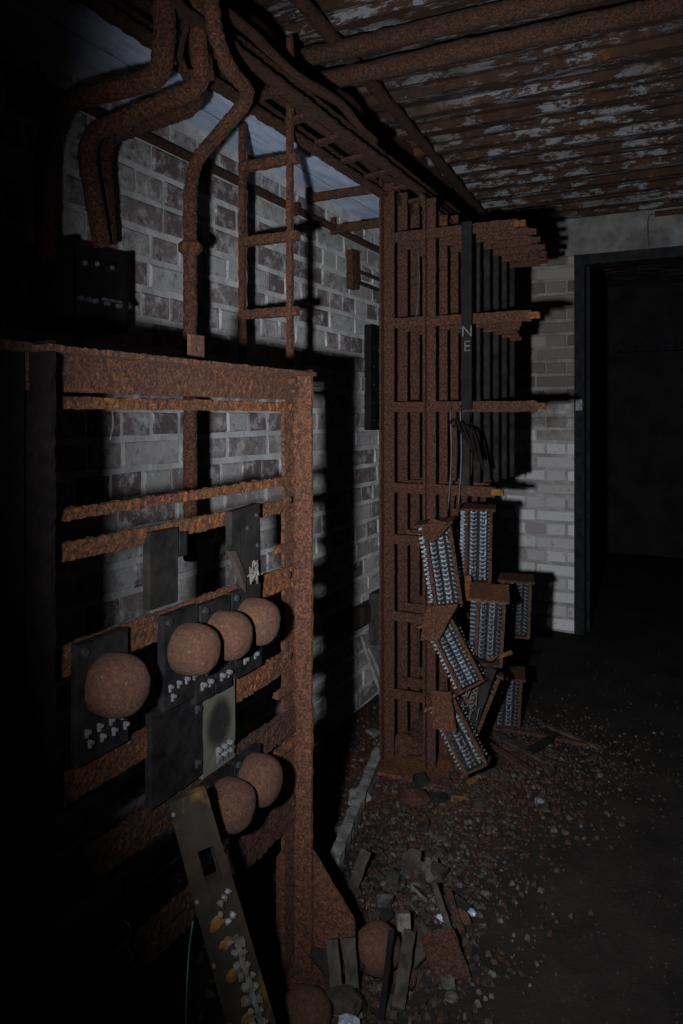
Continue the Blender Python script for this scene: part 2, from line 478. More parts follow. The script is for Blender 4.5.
def brick_wall(wall, origin, along, out, length, z0, z1, mats, course, sl, hl, seed, keep, skip=None, limit=300, quoin=False):
    """keep(px,py): is this spot of the wall in plain view"""
    rnd = random.Random(seed)
    along, out = V(along), V(out)
    rot = Matrix((along, -out, V((0, 0, 1)))).transposed().to_4x4()
    lib = {}
    for kind, L in (('s', sl), ('h', hl), ('c', hl / 2)):
        for k in range(6):
            vs, fs = brick_mesh(L - 0.010, course - 0.016, 0.03, seed * 50 + k + {'s': 0, 'h': 100, 'c': 200}[kind])
            me = bpy.data.meshes.new('brick'); me.from_pydata([tuple(rot @ V(v)) for v in vs], [], fs)
            bm = bmesh.new(); bm.from_mesh(me); bmesh.ops.recalc_face_normals(bm, faces=bm.faces); bm.to_mesh(me); bm.free()
            me.materials.append(M[mats[0]]); lib[kind, k] = me
    lst = []
    row = 0; z = z0
    while z + course <= z1 + 0.01:
        kind = 'h' if row % 2 == 1 else 's'
        L = hl if kind == 'h' else sl
        x = 0.0 if quoin else -L * (0.0, 0.25, 0.5)[row % 3] - rnd.uniform(0, 0.02)
        first = True
        while x < length:
            k2, L2 = kind, L
            if quoin and first and kind == 'h': k2, L2 = 'c', hl / 2
            elif quoin and first: L2 = L
            first = False
            if k2 == 's' and x > 0.01 and rnd.random() < 0.12: k2, L2 = 'h', hl
            c = x + L2 / 2
            if L2 / 2 - 0.02 < c < length - L2 / 2 + 0.02:
                p = V(origin) + along * c + V((0, 0, z + course / 2)) + out * rnd.uniform(-0.0015, 0.003)
                if not (skip and skip(p, L2)): lst.append((p, k2, L2))
            x += L2
        z += course; row += 1
    scored = []
    for p, k, L in lst:
        a = proj(p - along * L / 2); b = proj(p + along * L / 2); c = proj(p + V((0, 0, course / 2))); d = proj(p - V((0, 0, course / 2)))
        ar = abs(a[0] - b[0]) * abs(c[1] - d[1]); m = proj(p)
        vis = -5 < m[0] < 688 and -5 < m[1] < 1029 and keep(*m) and abs(c[1] - d[1]) >= 9
        scored.append((ar if vis else -1, p, k))
    scored.sort(key=lambda t: -t[0])
    st = MB(); n = 0
    for ar, p, k in scored:
        me = lib[k, rnd.randrange(6)]
        if ar > 0 and n < limit:
            o = bpy.data.objects.new('brick', me); C.objects.link(o); o.parent = wall; o.location = p; n += 1
        else:
            st.add(([p + v.co for v in me.vertices], [tuple(f.vertices) for f in me.polygons]))
    if st.v:
        o = st.build('brickwork', mats[1], wall); o['kind'] = 'stuff'
    return n

def keep_left(px, py):
    if px < 48 and py > 340: return False
    if px > 384: return False
    if px < 125 and 320 < py: return False
    return True
brick_wall(wall_left, (WALL_X, -1.6, 0), (0, 1, 0), (1, 0, 0), FAR_Y + 1.6, 0.0, 2.0, ('brick', 'brick_stuff'), 0.076, 0.225, 0.1125, 3, keep_left)
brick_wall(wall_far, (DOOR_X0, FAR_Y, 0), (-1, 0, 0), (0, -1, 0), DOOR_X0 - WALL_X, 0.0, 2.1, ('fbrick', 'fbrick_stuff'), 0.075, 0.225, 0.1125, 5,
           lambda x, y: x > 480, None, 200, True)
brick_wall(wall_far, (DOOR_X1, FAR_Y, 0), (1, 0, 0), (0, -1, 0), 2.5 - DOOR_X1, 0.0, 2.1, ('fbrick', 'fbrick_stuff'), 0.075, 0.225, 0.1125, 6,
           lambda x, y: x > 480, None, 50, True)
# rendered concrete band above the far brickwork
struct(obj('trim_2', *sweep(rect(3.75, CEIL - 2.075, 0.6, (CEIL + 2.075) / 2), (0, FAR_Y - 0.012, 0), (0, FAR_Y + 0.05, 0), (1, 0, 0), (0, 0, 1)), 'plaster'))
# doorway frame
door = thing('door_1', 'dark timber frame', 'door'); del door['label']; del door['category']; door['kind'] = 'structure'
door.location = (DOOR_X0, FAR_Y, 0)
obj('jamb', *box(DOOR_X0 - 0.012, DOOR_X0 + 0.042, FAR_Y - 0.02, FAR_Y + 0.14, 0, DOOR_Z + 0.02), 'timber_frame', door)
obj('jamb', *box(DOOR_X1 - 0.03, DOOR_X1 + 0.012, FAR_Y - 0.02, FAR_Y + 0.14, 0, DOOR_Z + 0.02), 'timber_frame', door)
obj('door_stop', *box(DOOR_X0 + 0.042, DOOR_X0 + 0.06, FAR_Y + 0.05, FAR_Y + 0.12, 0, DOOR_Z - 0.02), 'timber_frame', door)
obj('header', *box(DOOR_X0 - 0.012, DOOR_X1 + 0.012, FAR_Y - 0.022, FAR_Y + 0.14, DOOR_Z - 0.02, DOOR_Z + 0.035), 'timber_frame', door)
p = onY(579, 405, FAR_Y - 0.02)
mb = MB(); mb.add(box(p.x - 0.015, p.x + 0.02, p.y - 0.018, p.y, p.z - 0.03, p.z + 0.03)); mb.add(cyl((p.x, p.y - 0.035, p.z), (p.x, p.y, p.z), 0.012))
mb.build('latch_keep', 'metal', door)

# ceiling: slab and steel deck panels
ceiling = struct(obj('ceiling', *box(-1.55, 2.75, -1.85, 7.25, CEIL + 0.05, CEIL + 0.2), 'plaster'))
y = 0.95; k = 0
rnd = random.Random(4)
while y < FAR_Y - 0.02:
    wd = rnd.choice((0.17, 0.19, 0.2)); y1 = min(y + wd, FAR_Y)
    dz = rnd.uniform(-0.012, 0.012)
    prof = [(0.002, 0.05), (0.002, dz), (0.03, dz), (0.04, dz - 0.028), (0.075, dz - 0.028), (0.085, dz), (y1 - y - 0.004, dz + 0.006), (y1 - y - 0.004, 0.05)]
    obj('deck_panel', *sweep(prof, (-1.3, y, CEIL), (2.5, y, CEIL), (0, 1, 0), (0, 0, 1), step=0.05, amp=0.004, fr=22, pd=0.03), 'ceil', ceiling)
    y = y1; k += 1
obj('deck_panel', *box(-1.55, 2.75, -1.85, 0.95, CEIL, CEIL + 0.06), 'ceil', ceiling)
obj('deck_panel', *box(-1.55, 2.75, FAR_Y + 0.25, 7.25, CEIL, CEIL + 0.06), 'ceil', ceiling)

# painted downstand beam along the top of the left wall
BX = -1.135; BZ = 2.008
beam = struct(obj('trim_3', *sweep([(WALL_X, BZ), (BX - 0.085, BZ), (BX - 0.085, BZ + 0.006), (BX - 0.078, BZ + 0.006), (BX - 0.078, BZ), (BX, BZ), (BX, CEIL + 0.05), (WALL_X, CEIL + 0.05)],
                  (0, -1.6, 0), (0, FAR_Y, 0), (1, 0, 0), (0, 0, 1), step=0.06, amp=0.003, fr=9, pd=0.4), 'blue'))
obj('seam', *box(BX - 0.084, BX - 0.079, -1.6, FAR_Y, BZ + 0.0015, BZ + 0.005), 'seam', beam)

struct(obj('trim_shade', *sweep(angle_profile(0.05, 0.24, 0.012), (BX, -1.0, 2.075), (BX, FAR_Y - 0.02, 2.075), (1, 0, 0), (0, 0, 1), 0.02, 0.005, 45, 0.02), 'rust_dark'))  # added angle; dark rust stands in for shade on the beam's upper face

# ================================================================== PIPES, RAILS, OVERHEAD LADDER
# conduit clipped along the wall under the beam
a = onX(134, 131, WALL_X + 0.012)
t = thing('wall_conduit', 'thin dark conduit clipped along the brick wall just under the blue beam', 'conduit', (WALL_X, 1.2, a.z))
obj('conduit', *tube([(WALL_X + 0.014, -1.0 + 0.08 * i, a.z) for i in range(66)], 0.0125, 0.002, 30, 8), 'rust_dark', t, True)
for yy in (1.15, 1.75, 2.25):
    obj('clip', *box(WALL_X - 0.002, WALL_X + 0.03, yy, yy + 0.02, a.z - 0.02, a.z + 0.02), 'rust_dark', t)

# overhead cable rails
RA, RB, RZ = -1.01, -0.945, 1.955
t = thing('cable_rack', 'pair of rusty overhead angle rails with rungs running along the blue beam', 'cable rack', (RA, 2.4, RZ))
obj('rail', *sweep(angle_profile(0.035, 0.05, 0.009), (RA - 0.035, 0.75, RZ), (RA - 0.035, 3.15, RZ), (1, 0, 0), (0, 0, 1), 0.014, 0.0045, 55), 'rust_dark', t)
obj('rail', *sweep(angle_profile(0.035, 0.055, 0.009), (RB, 0.75, RZ + 0.025), (RB, 3.15, RZ + 0.025), (1, 0, 0), (0, 0, 1), 0.014, 0.0045, 55), 'rust_dark', t)
for yy in [0.9 + 0.17 * i for i in range(13)]:
    obj('rung', *sweep(rect(0.028, 0.01), (RA - 0.01, yy, RZ + 0.02), (RB + 0.015, yy, RZ + 0.03), (0, 1, 0), None, 0.012, 0.003, 60), 'rust_dark', t)
for px in (300, 352):   # bracket arms back to the wall
    b = onX({300: 374, 352: 395}[px], {300: 189, 352: 222}[px], RA - 0.03)
    br = obj('bracket_arm', *sweep(rect(0.012, 0.028), (WALL_X, b.y, b.z), (RA - 0.02, b.y, b.z), (0, 1, 0), None, 0.012, 0.0035, 60), 'rust_dark', t)
    obj('bracket_foot', *sweep(rect(0.012, 0.02), (WALL_X + 0.008, b.y, b.z - 0.02), (WALL_X + 0.008, b.y, b.z + 0.045), (0, 1, 0), None, 0.012, 0.003, 60), 'rust_dark', t)
# old cables lying on the rails, sagging
for i, (x, z, r) in enumerate(((RA + 0.005, RZ + 0.062, 0.012), (RA + 0.03, RZ + 0.07, 0.015), (RB + 0.012, RZ + 0.098, 0.013))):
    path = [(x + 0.008 * math.sin(k * 0.7 + i), 0.8 + k * 0.06, z + 0.006 * math.sin(k * 0.9 + 2 * i)) for k in range(30 - i * 3)]
    c = obj('cable', *tube(path, r, 0.004, 55, 8), 'rust_dark', None, True)
    tag(rebase(c, path[0]), ['rust-caked cable lying on the overhead rail nearest the wall', 'thickest rust-caked cable between the two overhead rails', 'rust-caked cable on the outer overhead rail'][i], 'cable')

# bent conduits from the rails down to the wall boxes
def conduit(pts, r, label, name='bent_pipe', mat='rust', rr=0.045, coupling=None):
    pts = [V((pts[0].x, pts[0].y, CEIL + 0.005))] + list(pts)   # rises to the ceiling
    t = thing(name, label, 'pipe', pts[-1])
    obj('pipe', *tube(elbow(pts, rr, 10, 0.006), r, 0.0038, 150, 20), mat, t)
    for c in coupling or []:
        obj('coupling', *tube([V(c) + V((0, 0, -0.016)), V(c) + V((0, 0, -0.008)), V(c) + V((0, 0, 0.008)), V(c) + V((0, 0, 0.016))], [r * 1.25, r * 1.75, r * 1.75, r * 1.25], 0.004, 70, 12), mat, t)
    return t
pa = [onX(163, -25, -0.93), onX(165, 40, -0.95), onX(160, 78, -0.97), onX(60, 103, -1.19), onX(44, 150, -1.21), onX(46, 260, -1.23)]
conduit(pa, 0.0215, 'leftmost thick rusty pipe bending from the rails into the dark corner', rr=0.06)
pb = [onX(193, -25, -0.93), onX(198, 45, -0.95), onX(203, 86, -0.97), onX(92, 132, -1.17), onX(86, 155, -1.185), onX(102, 246, -1.2)]
conduit(pb, 0.019, 'thick rusty pipe curving down into the black fuse box', rr=0.05)
pc = [onX(180, -25, -0.98), onX(182, 60, -1.0), onX(202, 106, -1.03), onX(112, 137, -1.21), onX(104, 155, -1.22), onX(110, 244, -1.23)]
conduit(pc, 0.016, 'thinner rusty pipe tucked behind the pipe into the fuse box', mat='rust_dark', rr=0.05)
pd_ = [onX(207, -25, -0.86), onX(216, 38, -0.87), onX(227, 66, -0.88), onX(252, 95, -0.91), onX(196, 160, -1.1), onX(190, 190, -1.1)]
low = pd_[-1].copy()
pd_ += [V((low.x, low.y, 1.25)), V((low.x, low.y, 0.86))]
cp = V((low.x, low.y, onX(188, 247, -1.1).z))
conduit(pd_, 0.0155, 'rusty pipe with a round coupling, elbowed off the rails and dropping straight down the wall', rr=0.05, coupling=[cp])
for i, (x0, x1, X) in enumerate(((174, 176, -0.955), (183, 186, -0.94), (210, 216, -0.955))):
    path = smoothpath([onX(x0 + 3 * math.sin(k * 2.1 + i), -25 + k * (90 + 8 * i) / 6, X + 0.006 * math.sin(k + i)) for k in range(7)], 5)
    path.insert(0, V((path[0].x, path[0].y, CEIL + 0.005)))
    c = obj('cable', *tube(path, 0.0065, 0.003, 80, 7), 'rust_dark', None, True)
    tag(rebase(c, path[-1]), ['wavy thin cable hanging beside the leftmost thick pipe', 'wavy thin cable hanging between the two thick pipes', 'wavy thin cable hanging beside the elbowed pipe with the coupling'][i], 'cable')

# hanging ladder bracket in front of the wall
LY = 1.735
t = thing('hanging_ladder', 'narrow rusty ladder frame of thin rods hanging above the near rack', 'ladder frame', (-1.1, LY, 1.33))
xr = onY(290, 200, LY).x; xl = onY(240, 200, LY).x
obj('rod', *sweep(rect(0.015, 0.015), (xr, LY, 1.33), (xr, LY, 2.19), (1, 0, 0), None, 0.012, 0.0028, 80), 'rust', t)
obj('rod', *sweep(rect(0.017, 0.015), (xl, LY + 0.012, 1.3), (xl, LY + 0.012, 2.0), (1, 0, 0), None, 0.012, 0.0028, 80), 'rust', t)
for yy in (163, 239, 313):
    z = onY(266, yy, LY).z
    obj('rung', *sweep(rect(0.02, 0.024), (xl - 0.004, LY + 0.005, z), (xr + 0.022, LY + 0.005, z), (0, 1, 0), None, 0.01, 0.0038, 70), 'rust', t)

# ceiling pipes
def cpipe(name, p0, p1, r, label, mat='rust_dark'):
    p0, p1 = V(p0), V(p1); n = int((p1 - p0).length / 0.03)
    o = obj(name, *tube([p0.lerp(p1, i / n) for i in range(n + 1)], r, 0.006, 30, 12), mat, None, True)
    return tag(rebase(o, p0), label, 'pipe')
cpipe('ceiling_pipe', (-1.13, 1.95, 2.245), (2.45, 1.98, 2.25), 0.027, 'upper of the two thick rusty pipes crossing the ceiling side by side')
cpipe('ceiling_pipe', (-1.09, 2.0, 2.19), (2.45, 2.03, 2.2), 0.027, 'lower of the two thick rusty pipes crossing the ceiling side by side')
a = onZ(300, 0, CEIL - 0.045); b = onZ(490, 222, CEIL - 0.045)
dv = (b - a)
cpipe('ceiling_pipe', a - dv * 0.25, a + dv * 0.99, 0.02, 'single rusty pipe running lengthwise on the ceiling towards the far wall')
c = onY(655, 214, FAR_Y - 0.03)
t = thing('wall_pipe_stub', 'short pipe stub with a hanging wire above the doorway', 'pipe', c)
obj('pipe', *tube([(c.x + 0.02 * i, c.y, c.z) for i in range(20)], 0.015, 0.003, 60, 8), 'rust_dark', t, True)
obj('wire', *tube(smoothpath([c, c + V((-0.03, 0, -0.01)), c + V((-0.035, 0, -0.08)), c + V((-0.03, 0.01, -0.16))], 5), 0.003, 0, seg=5), 'wire', t, True)

# ================================================================== NEAR RACK
RX, RY0, RY1 = RACK_X, 0.722, 1.438
rack = thing('relay_rack', 'low rust-flaked angle-iron rack with relay panels standing in the foreground', 'rack', (RX, 1.1, 0))
def zr(py): return onY(288, py, RY1).z     # height read off at the right post
# right post: an angle with its inside corner towards us
obj('post', *sweep(angle_profile(0.05, 0.05, 0.008), (RX, RY1 + 0.004, 0.0), (RX, RY1 + 0.004, 1.297), (1, 0, 0), (0, -1, 0), 0.012, 0.0032, 70, 0.012), 'rust', rack)
obj('post', *sweep(angle_profile(0.05, 0.045, 0.008), (RX, RY0, 0.0), (RX, RY0, 1.297), (1, 0, 0), (0, 1, 0), 0.012, 0.003, 70, 0.012), 'near_black', rack)  # left post near-black, the right one rust-coloured
# top channel: web and ragged lip
zt0, zt1 = zr(400), zr(373)
obj('top_channel', *sweep([(0, zt0), (0.010, zt0), (0.010, zt1 - 0.008), (0.055, zt1 - 0.008), (0.055, zt1), (0, zt1)], (RX, RY0 - 0.01, 0), (RX, RY1 + 0.01, 0), (1, 0, 0), (0, 0, 1), 0.006, 0.0026, 130, 0.006), 'rust', rack)
# bars: (pixel height at right post, thickness m, depth m, left end fraction, material)
bars = [(407, 0.017, 0.012, 0.03, 'rust_bar'), (479, 0.016, 0.012, 0.03, 'rust_bar'), (503, 0.026, 0.02, 0.03, 'rust_bar'),
        (573, 0.046, 0.014, 0.05, 'rust_bar'), (655, 0.044, 0.014, 0.05, 'rust_bar'), (716, 0.055, 0.014, 0.04, 'rust_dark'),
        (796, 0.028, 0.014, 0.06, 'rust_dark'), (812, 0.03, 0.02, 0.06, 'rust_dark')]
for py, th, dp, fr0, mt in bars:
    z = zr(py)
    y0 = RY0 + (RY1 - RY0) * fr0
    obj('bar', *sweep(rect(0.009 if th > 0.024 else dp, th, 0.006, th / 2), (RX + 0.002, y0, z - th / 2), (RX + 0.002, RY1, z - th / 2), (1, 0, 0), (0, 0, 1),
                      0.006, 0.0042, 100, 0.006), mt, rack)
# broken stubs of lost bars on the post
for py in (543, 682, 738):
    z = zr(py)
    obj('bar_stub', *sweep(rect(0.012, 0.014), (RX + 0.01, RY1 - 0.085, z), (RX + 0.01, RY1, z), (1, 0, 0), None, 0.008, 0.003, 90), 'rust_bar', rack)
# bolts
for (px, py) in ((291, 381), (293, 392), (285, 575), (286, 655), (286, 500)):
    p = onX(px, py, RX + 0.012); obj('bolt', *bolt(p, (1, 0, 0), 0.008, 0.01), 'rust', rack)
# foot gusset plates in the plane across the rack
def gusset(Y, mt):
    prof = [(-0.045, 0.0), (-0.045, 0.22), (-0.02, 0.26), (0.045, 0.26), (0.145, 0.135), (0.15, 0.0)]
    obj('gusset_plate', *sweep(prof, (RX, Y + 0.008, 0), (RX, Y + 0.015, 0), (1, 0, 0), (0, 0, 1), 0.007, 0.0018, 60, 0.02), mt, rack)
    obj('foot_plate', *sweep(rect(0.22, 0.008, 0.05, 0.004), (RX, Y - 0.12, 0), (RX, Y + 0.03, 0), (1, 0, 0), (0, 0, 1), 0.02, 0.0018, 60, 0.02), mt, rack)
gusset(RY1, 'rust'); gusset(RY0, 'rust_dark')
# upright tab with a hole on the top channel
p = onX(194, 349, RX + 0.01)
bm = bmesh.new()
n = 16; outer = []; inner = []
for k in range(n):
    a = 2 * math.pi * k / n; c_, s_ = math.cos(a), math.sin(a); m_ = max(abs(c_), abs(s_))
    outer.append((c_ / m_ * 0.019, s_ / m_ * 0.024)); inner.append((c_ * 0.005, s_ * 0.005))
vs = [(p.x + d, p.y + a, p.z + b) for d in (0, 0.008) for ring in (outer, inner) for a, b in ring]
fs = []
for k in range(n):
    l = (k + 1) % n
    fs += [(k, l, n + l, n + k), (2 * n + k, 3 * n + k, 3 * n + l, 2 * n + l), (k, 2 * n + k, 2 * n + l, l), (n + k, n + l, 3 * n + l, 3 * n + k)]
bm.free()
obj('lug', vs, fs, 'rust_dome', rack)

# dark steel side cabinet left of the rack, running out of frame
cab = thing('steel_cabinet', 'black sheet-steel cabinet at the left edge beside the near rack', 'cabinet', (RX - 0.1, 0.4, 0))
obj('body', *sweep(rect(0.30, 0.61, -0.15, 0.305), (RX + 0.015, 0.1, 0), (RX + 0.015, 0.1, 1.29), (1, 0, 0), (0, 1, 0), 0.05, 0.002, 30, 0.05), 'near_black', cab)
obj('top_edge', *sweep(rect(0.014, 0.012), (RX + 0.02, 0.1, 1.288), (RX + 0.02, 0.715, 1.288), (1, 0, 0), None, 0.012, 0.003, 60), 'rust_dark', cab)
obj('door_panel', *box(RX + 0.017, RX + 0.022, 0.14, 0.64, 0.08, 1.22), 'near_black', cab)

# relay units: slate panel + round cover + terminals
def relay(px, py, rpx, label, mat='slate', ph=0.26, pw=0.088, terms=7, dz=0.0, dome_mat='rust_dome', tilt=0.0):
    c = onX(px, py, RX + 0.062)
    d = -SN * c.x + CS * c.y
    r = rpx / F_PX * d
    root = thing('relay_unit', label, 'relay', (RX + 0.02, c.y, c.z - ph / 2), 'round-covered relays on the near rack')
    x0 = RX + 0.016
    y0 = c.y - 0.002
    pnl = obj('base_panel', *sweep(rect(0.014, pw, x0 + 0.007, y0), (0, 0, c.z - ph * 0.6), (0, 0, c.z + ph * 0.4), (1, 0, 0), (0, 1, 0), 0.03, 0.0008, 40, 0.03), mat, root)
    prof = [(0, r * 0.9), (0.006, r * 0.98), (0.02, r), (0.032, r), (0.044, r * 0.95), (0.054, r * 0.84), (0.061, r * 0.66), (0.065, r * 0.42), (0.067, r * 0.18), (0.0675, r * 0.02)]
    cv = obj('round_cover', *lathe(prof, (x0 + 0.012, c.y, c.z), (1, tilt, 0), 44, 0.0018, 60), dome_mat, root, True)
    for k in range(terms):
        yy = y0 - pw * 0.36 + pw * 0.72 * (k % 4) / 3 + (0.006 if k > 3 else 0); zz = c.z - r - 0.012 - (k // 4) * 0.017
        q = V((x0 + 0.014, yy, zz))
        obj('terminal', *MB().add(cyl(q, q + V((0.009, 0, 0)), 0.003, 6)).add(box(q.x, q.x + 0.004, yy - 0.0018, yy + 0.0018, zz - 0.009, zz + 0.002)).__dict__.values(), 'ceramic', root)
    for sy in (-1,):
        q = V((x0 + 0.012, y0 + sy * pw * 0.4, c.z + ph * 0.33)); obj('fixing_bolt', *bolt(q, (1, 0, 0), 0.006, 0.008), 'metal_dark', root)
    return root
relay(122, 686, 31, 'large round rusty relay cover on a black slate panel, leftmost and nearest', ph=0.17, pw=0.1, terms=8)
relay(198, 650, 25.5, 'round rusty relay cover first in the row of three under the long bar', terms=5, ph=0.155)
relay(232, 636, 24, 'round rusty relay cover with a greenish spot, middle of the row of three', terms=3, ph=0.15)
relay(261, 622, 23, 'round rusty relay cover nearest the post in the row of three', terms=3, ph=0.15)
relay(235, 806, 25, 'round rusty relay cover low on the rack above the leaning board', terms=4, ph=0.12)
relay(263, 781, 24.5, 'low round rusty relay cover with an orange top beside the post', terms=2, ph=0.12)

# bare panels on the rack
def panel(name, label, pxa, pxb, pya, pyb, mat, X=RX + 0.022, th=0.014, cat='panel', amp=0.0012):
    a = onX(pxa, (pya + pyb) / 2, X); b = onX(pxb, (pya + pyb) / 2, X)
    pm = (pxa + pxb) / 2
    z0 = onX(pm, pyb, X).z; z1 = onX(pm, pya, X).z
    yc = (a.y + b.y) / 2; zc = (z0 + z1) / 2
    root = thing(name, label, cat, (X, yc, z0))
    o = obj('board', *sweep(rect(th, b.y - a.y, 0, 0), (X - th / 2, yc, z0), (X - th / 2, yc, z1), (1, 0, 0), (0, 1, 0), 0.015, amp, 45, 0.015), mat, root)
    # the board's own origin at its middle
    lc = V((X, yc, zc)) - wloc(root); o.data.transform(Matrix.Translation(-lc)); o.location = lc
    return root, a, b, z0, z1
def terminals(root, X, ys, zs, mat='ceramic', r=0.004, L=0.01):
    for zz in zs:
        for yy in ys:
            q = V((X, yy, zz)); obj('terminal', *MB().add(cyl(q, q + V((L, 0, 0)), r, 6)).add(box(X, X + 0.004, yy - r * 0.6, yy + r * 0.6, zz - 0.01, zz)).__dict__.values(), mat, root)
R, a, b, z0, z1 = panel('bare_relay_panel', 'pale stained slate panel with a dark round mark and no cover', 203, 235, 678, 768, 'stain')
terminals(R, RX + 0.022, [a.y + (b.y - a.y) * t for t in (0.42, 0.6, 0.78)], [z0 + 0.022, z0 + 0.036], r=0.0045)
R, a, b, z0, z1 = panel('relay_board', 'black slate panel between the pale stained panel and the big round cover', 152, 203, 700, 792, 'slate')
terminals(R, RX + 0.022, [b.y - 0.02], [z0 + 0.03, z1 - 0.03], 'metal_dark')
panel('relay_board', 'dark grey slate panel hanging under the third bar, left of the flared panel', 150, 178, 530, 606, 'slate_dusty')
panel('slate_strip', 'narrow dark slate strip right of the dark grey panel under the third bar', 180, 187, 532, 556, 'slate')
# flared slate panel with a broken leg and a knot of wire
X = RX + 0.03
root = thing('relay_board', 'tall black slate panel with chipped flared edge and knotted white wire by the post', 'panel', onX(250, 600, X))
pts = [(232, 512), (260, 503), (261, 575), (260, 598), (243, 602), (243, 570), (237, 556), (229, 552), (232, 545)]
P3 = [onX(px, py, X) for px, py in pts]
vs = P3 + [p + V((-0.014, 0, 0)) for p in P3]; n = len(P3)
obj('board', vs, [tuple(range(n)), tuple(range(n, 2 * n))] + [(i, (i + 1) % n, n + (i + 1) % n, n + i) for i in range(n)], 'slate_dusty', root)
pts = [(229, 551), (236, 551), (246, 575), (246, 592), (239, 570)]
P3 = [onX(px, py, X + 0.004) for px, py in pts]; vs = P3 + [p + V((-0.01, 0, 0)) for p in P3]; n = len(P3)
obj('chipped_edge', vs, [tuple(range(n)), tuple(range(n, 2 * n))] + [(i, (i + 1) % n, n + (i + 1) % n, n + i) for i in range(n)], 'plank', root)
rnd = random.Random(12)
mb = MB()
c0 = onX(252, 572, X + 0.008)
for k in range(7):
    mb.add(tube(smoothpath([c0 + V((rnd.uniform(0, 0.012), rnd.uniform(-0.018, 0.018), rnd.uniform(-0.022, 0.022))) for _ in range(5)], 5), 0.0016, 0, seg=5))
mb.build('wire_knot', 'corroded', root, True)
for (px, py) in ((256, 515), (247, 528), (257, 545)):
    obj('fixing_bolt', *bolt(onX(px, py, X), (1, 0, 0), 0.005, 0.005), 'metal_dark', root)
# slotted edge strips under the three-relay row
for i, (pa_, pb_, ya, yb) in enumerate(((196, 214, 672, 700), (216, 232, 662, 690), (236, 262, 640, 672))):
    R, a, b, z0, z1 = panel('terminal_strip', ['leftmost', 'middle', 'rightmost'][i] + ' small black terminal strip below the row of three round covers', pa_, pb_, ya, yb, 'slate', RX + 0.032, 0.012, 'terminal strip')
    terminals(R, RX + 0.032, [a.y + (b.y - a.y) * t for t in (0.3, 0.7)], [z0 + 0.03], 'ceramic')

# leaning terminal board
TL, TR = onX(168, 804, -0.765), onX(206, 789, -0.725)
BL, BR = onX(220, 1000, -0.705), onX(266, 990, -0.665)
kz = TL.z / (TL.z - BL.z); BLf = TL + (BL - TL) * kz
kz = TR.z / (TR.z - BR.z); BRf = TR + (BR - TR) * kz
nb = (TR - TL).cross(TL - BL).normalized()
if nb.x < 0: nb = -nb
root = thing('terminal_board', 'long dark slate board with corroded terminals leaning against the near rack', 'terminal board', (TL + TR + BLf + BRf) / 4 * 1.0)
root.location = (BLf + BRf) / 2
def bp(u, v, h=0.0):   # point on the board, u across 0..1, v down 0..1
    return TL.lerp(TR, u).lerp(BLf.lerp(BRf, u), v) + nb * h
# board with a square hole: a frame of cells around it
us = [0, 0.1, 0.38, 0.72, 0.9, 1.0]; vs_ = [0, 0.06, 0.15, 0.235, 0.4, 0.6, 0.8, 1.0]
mbv = []; fcs = []
idx = {}
for s in (0, 1):
    for j, v in enumerate(vs_):
        for i, u in enumerate(us):
            q = bp(u, v, -0.016 * s); q += rough(q, 0.0015, 40); idx[s, i, j] = len(mbv); mbv.append(q)
cell = lambda i, j: 0 <= i < 5 and 0 <= j < 7 and not (i == 2 and j == 2)
for j in range(7):
    for i in range(5):
        if not cell(i, j): continue
        fcs.append((idx[0, i, j], idx[0, i + 1, j], idx[0, i + 1, j + 1], idx[0, i, j + 1]))
        fcs.append((idx[1, i, j], idx[1, i, j + 1], idx[1, i + 1, j + 1], idx[1, i + 1, j]))
        for (di, dj, e0, e1) in ((0, -1, (i, j), (i + 1, j)), (0, 1, (i, j + 1), (i + 1, j + 1)), (-1, 0, (i, j), (i, j + 1)), (1, 0, (i + 1, j), (i + 1, j + 1))):
            if not cell(i + di, j + dj): fcs.append((idx[0, *e0], idx[0, *e1], idx[1, *e1], idx[1, *e0]))
obj('board', mbv, fcs, 'board', root)
obj('hole_rim', *MB().add(sweep(rect(0.004, 0.004), bp(0.38, 0.235, 0.002), bp(0.72, 0.235, 0.002), nb)).add(sweep(rect(0.004, 0.004), bp(0.72, 0.15, 0.002), bp(0.72, 0.235, 0.002), nb)).__dict__.values(), 'slate_dusty', root)
rnd = random.Random(5)
ax_u = (TR - TL).normalized(); ax_v = (BLf - TL).normalized()
def lump(u, v, s, mat, nm='terminal'):
    q = bp(u, v, 0.004); vs, fs = rock((0, 0, 0), s, s * 1.1, s * 0.8, rnd.random() * 50, 1, 0.5)
    obj(nm, [q + ax_u * p.x + ax_v * p.y + nb * p.z for p in vs], fs, mat, root)
for (u, v) in ((0.56, 0.3), (0.68, 0.29), (0.8, 0.28), (0.62, 0.355), (0.76, 0.345), (0.5, 0.33)): lump(u, v, 0.006, 'ceramic' if u > 0.6 else 'corroded')
for k in range(15):
    v = 0.41 + k * 0.034
    lump(0.56 + rnd.uniform(-0.04, 0.04), v, rnd.uniform(0.006, 0.0085), 'corroded'); lump(0.78 + rnd.uniform(-0.04, 0.04), v + 0.012, rnd.uniform(0.005, 0.008), 'corroded')
for (u, v, s) in ((0.32, 0.35, 0.012), (0.4, 0.41, 0.011), (0.38, 0.5, 0.012), (0.5, 0.585, 0.011), (0.42, 0.63, 0.011), (0.5, 0.7, 0.01)):
    q = bp(u, v, 0.0); vs, fs = rock((0, 0, 0), s * 1.2, s * 0.9, 0.003, rnd.random() * 50, 2, 0.6)
    obj('corrosion_crust', [q + ax_u * p.x + ax_v * p.y + nb * p.z for p in vs], fs, 'ochre', root)
obj('terminal_rail', *sweep(rect(0.009, 0.006), bp(0.68, 0.4, 0.004), bp(0.7, 0.9, 0.004), ax_u, nb, 0.012, 0.003, 70), 'corroded', root)
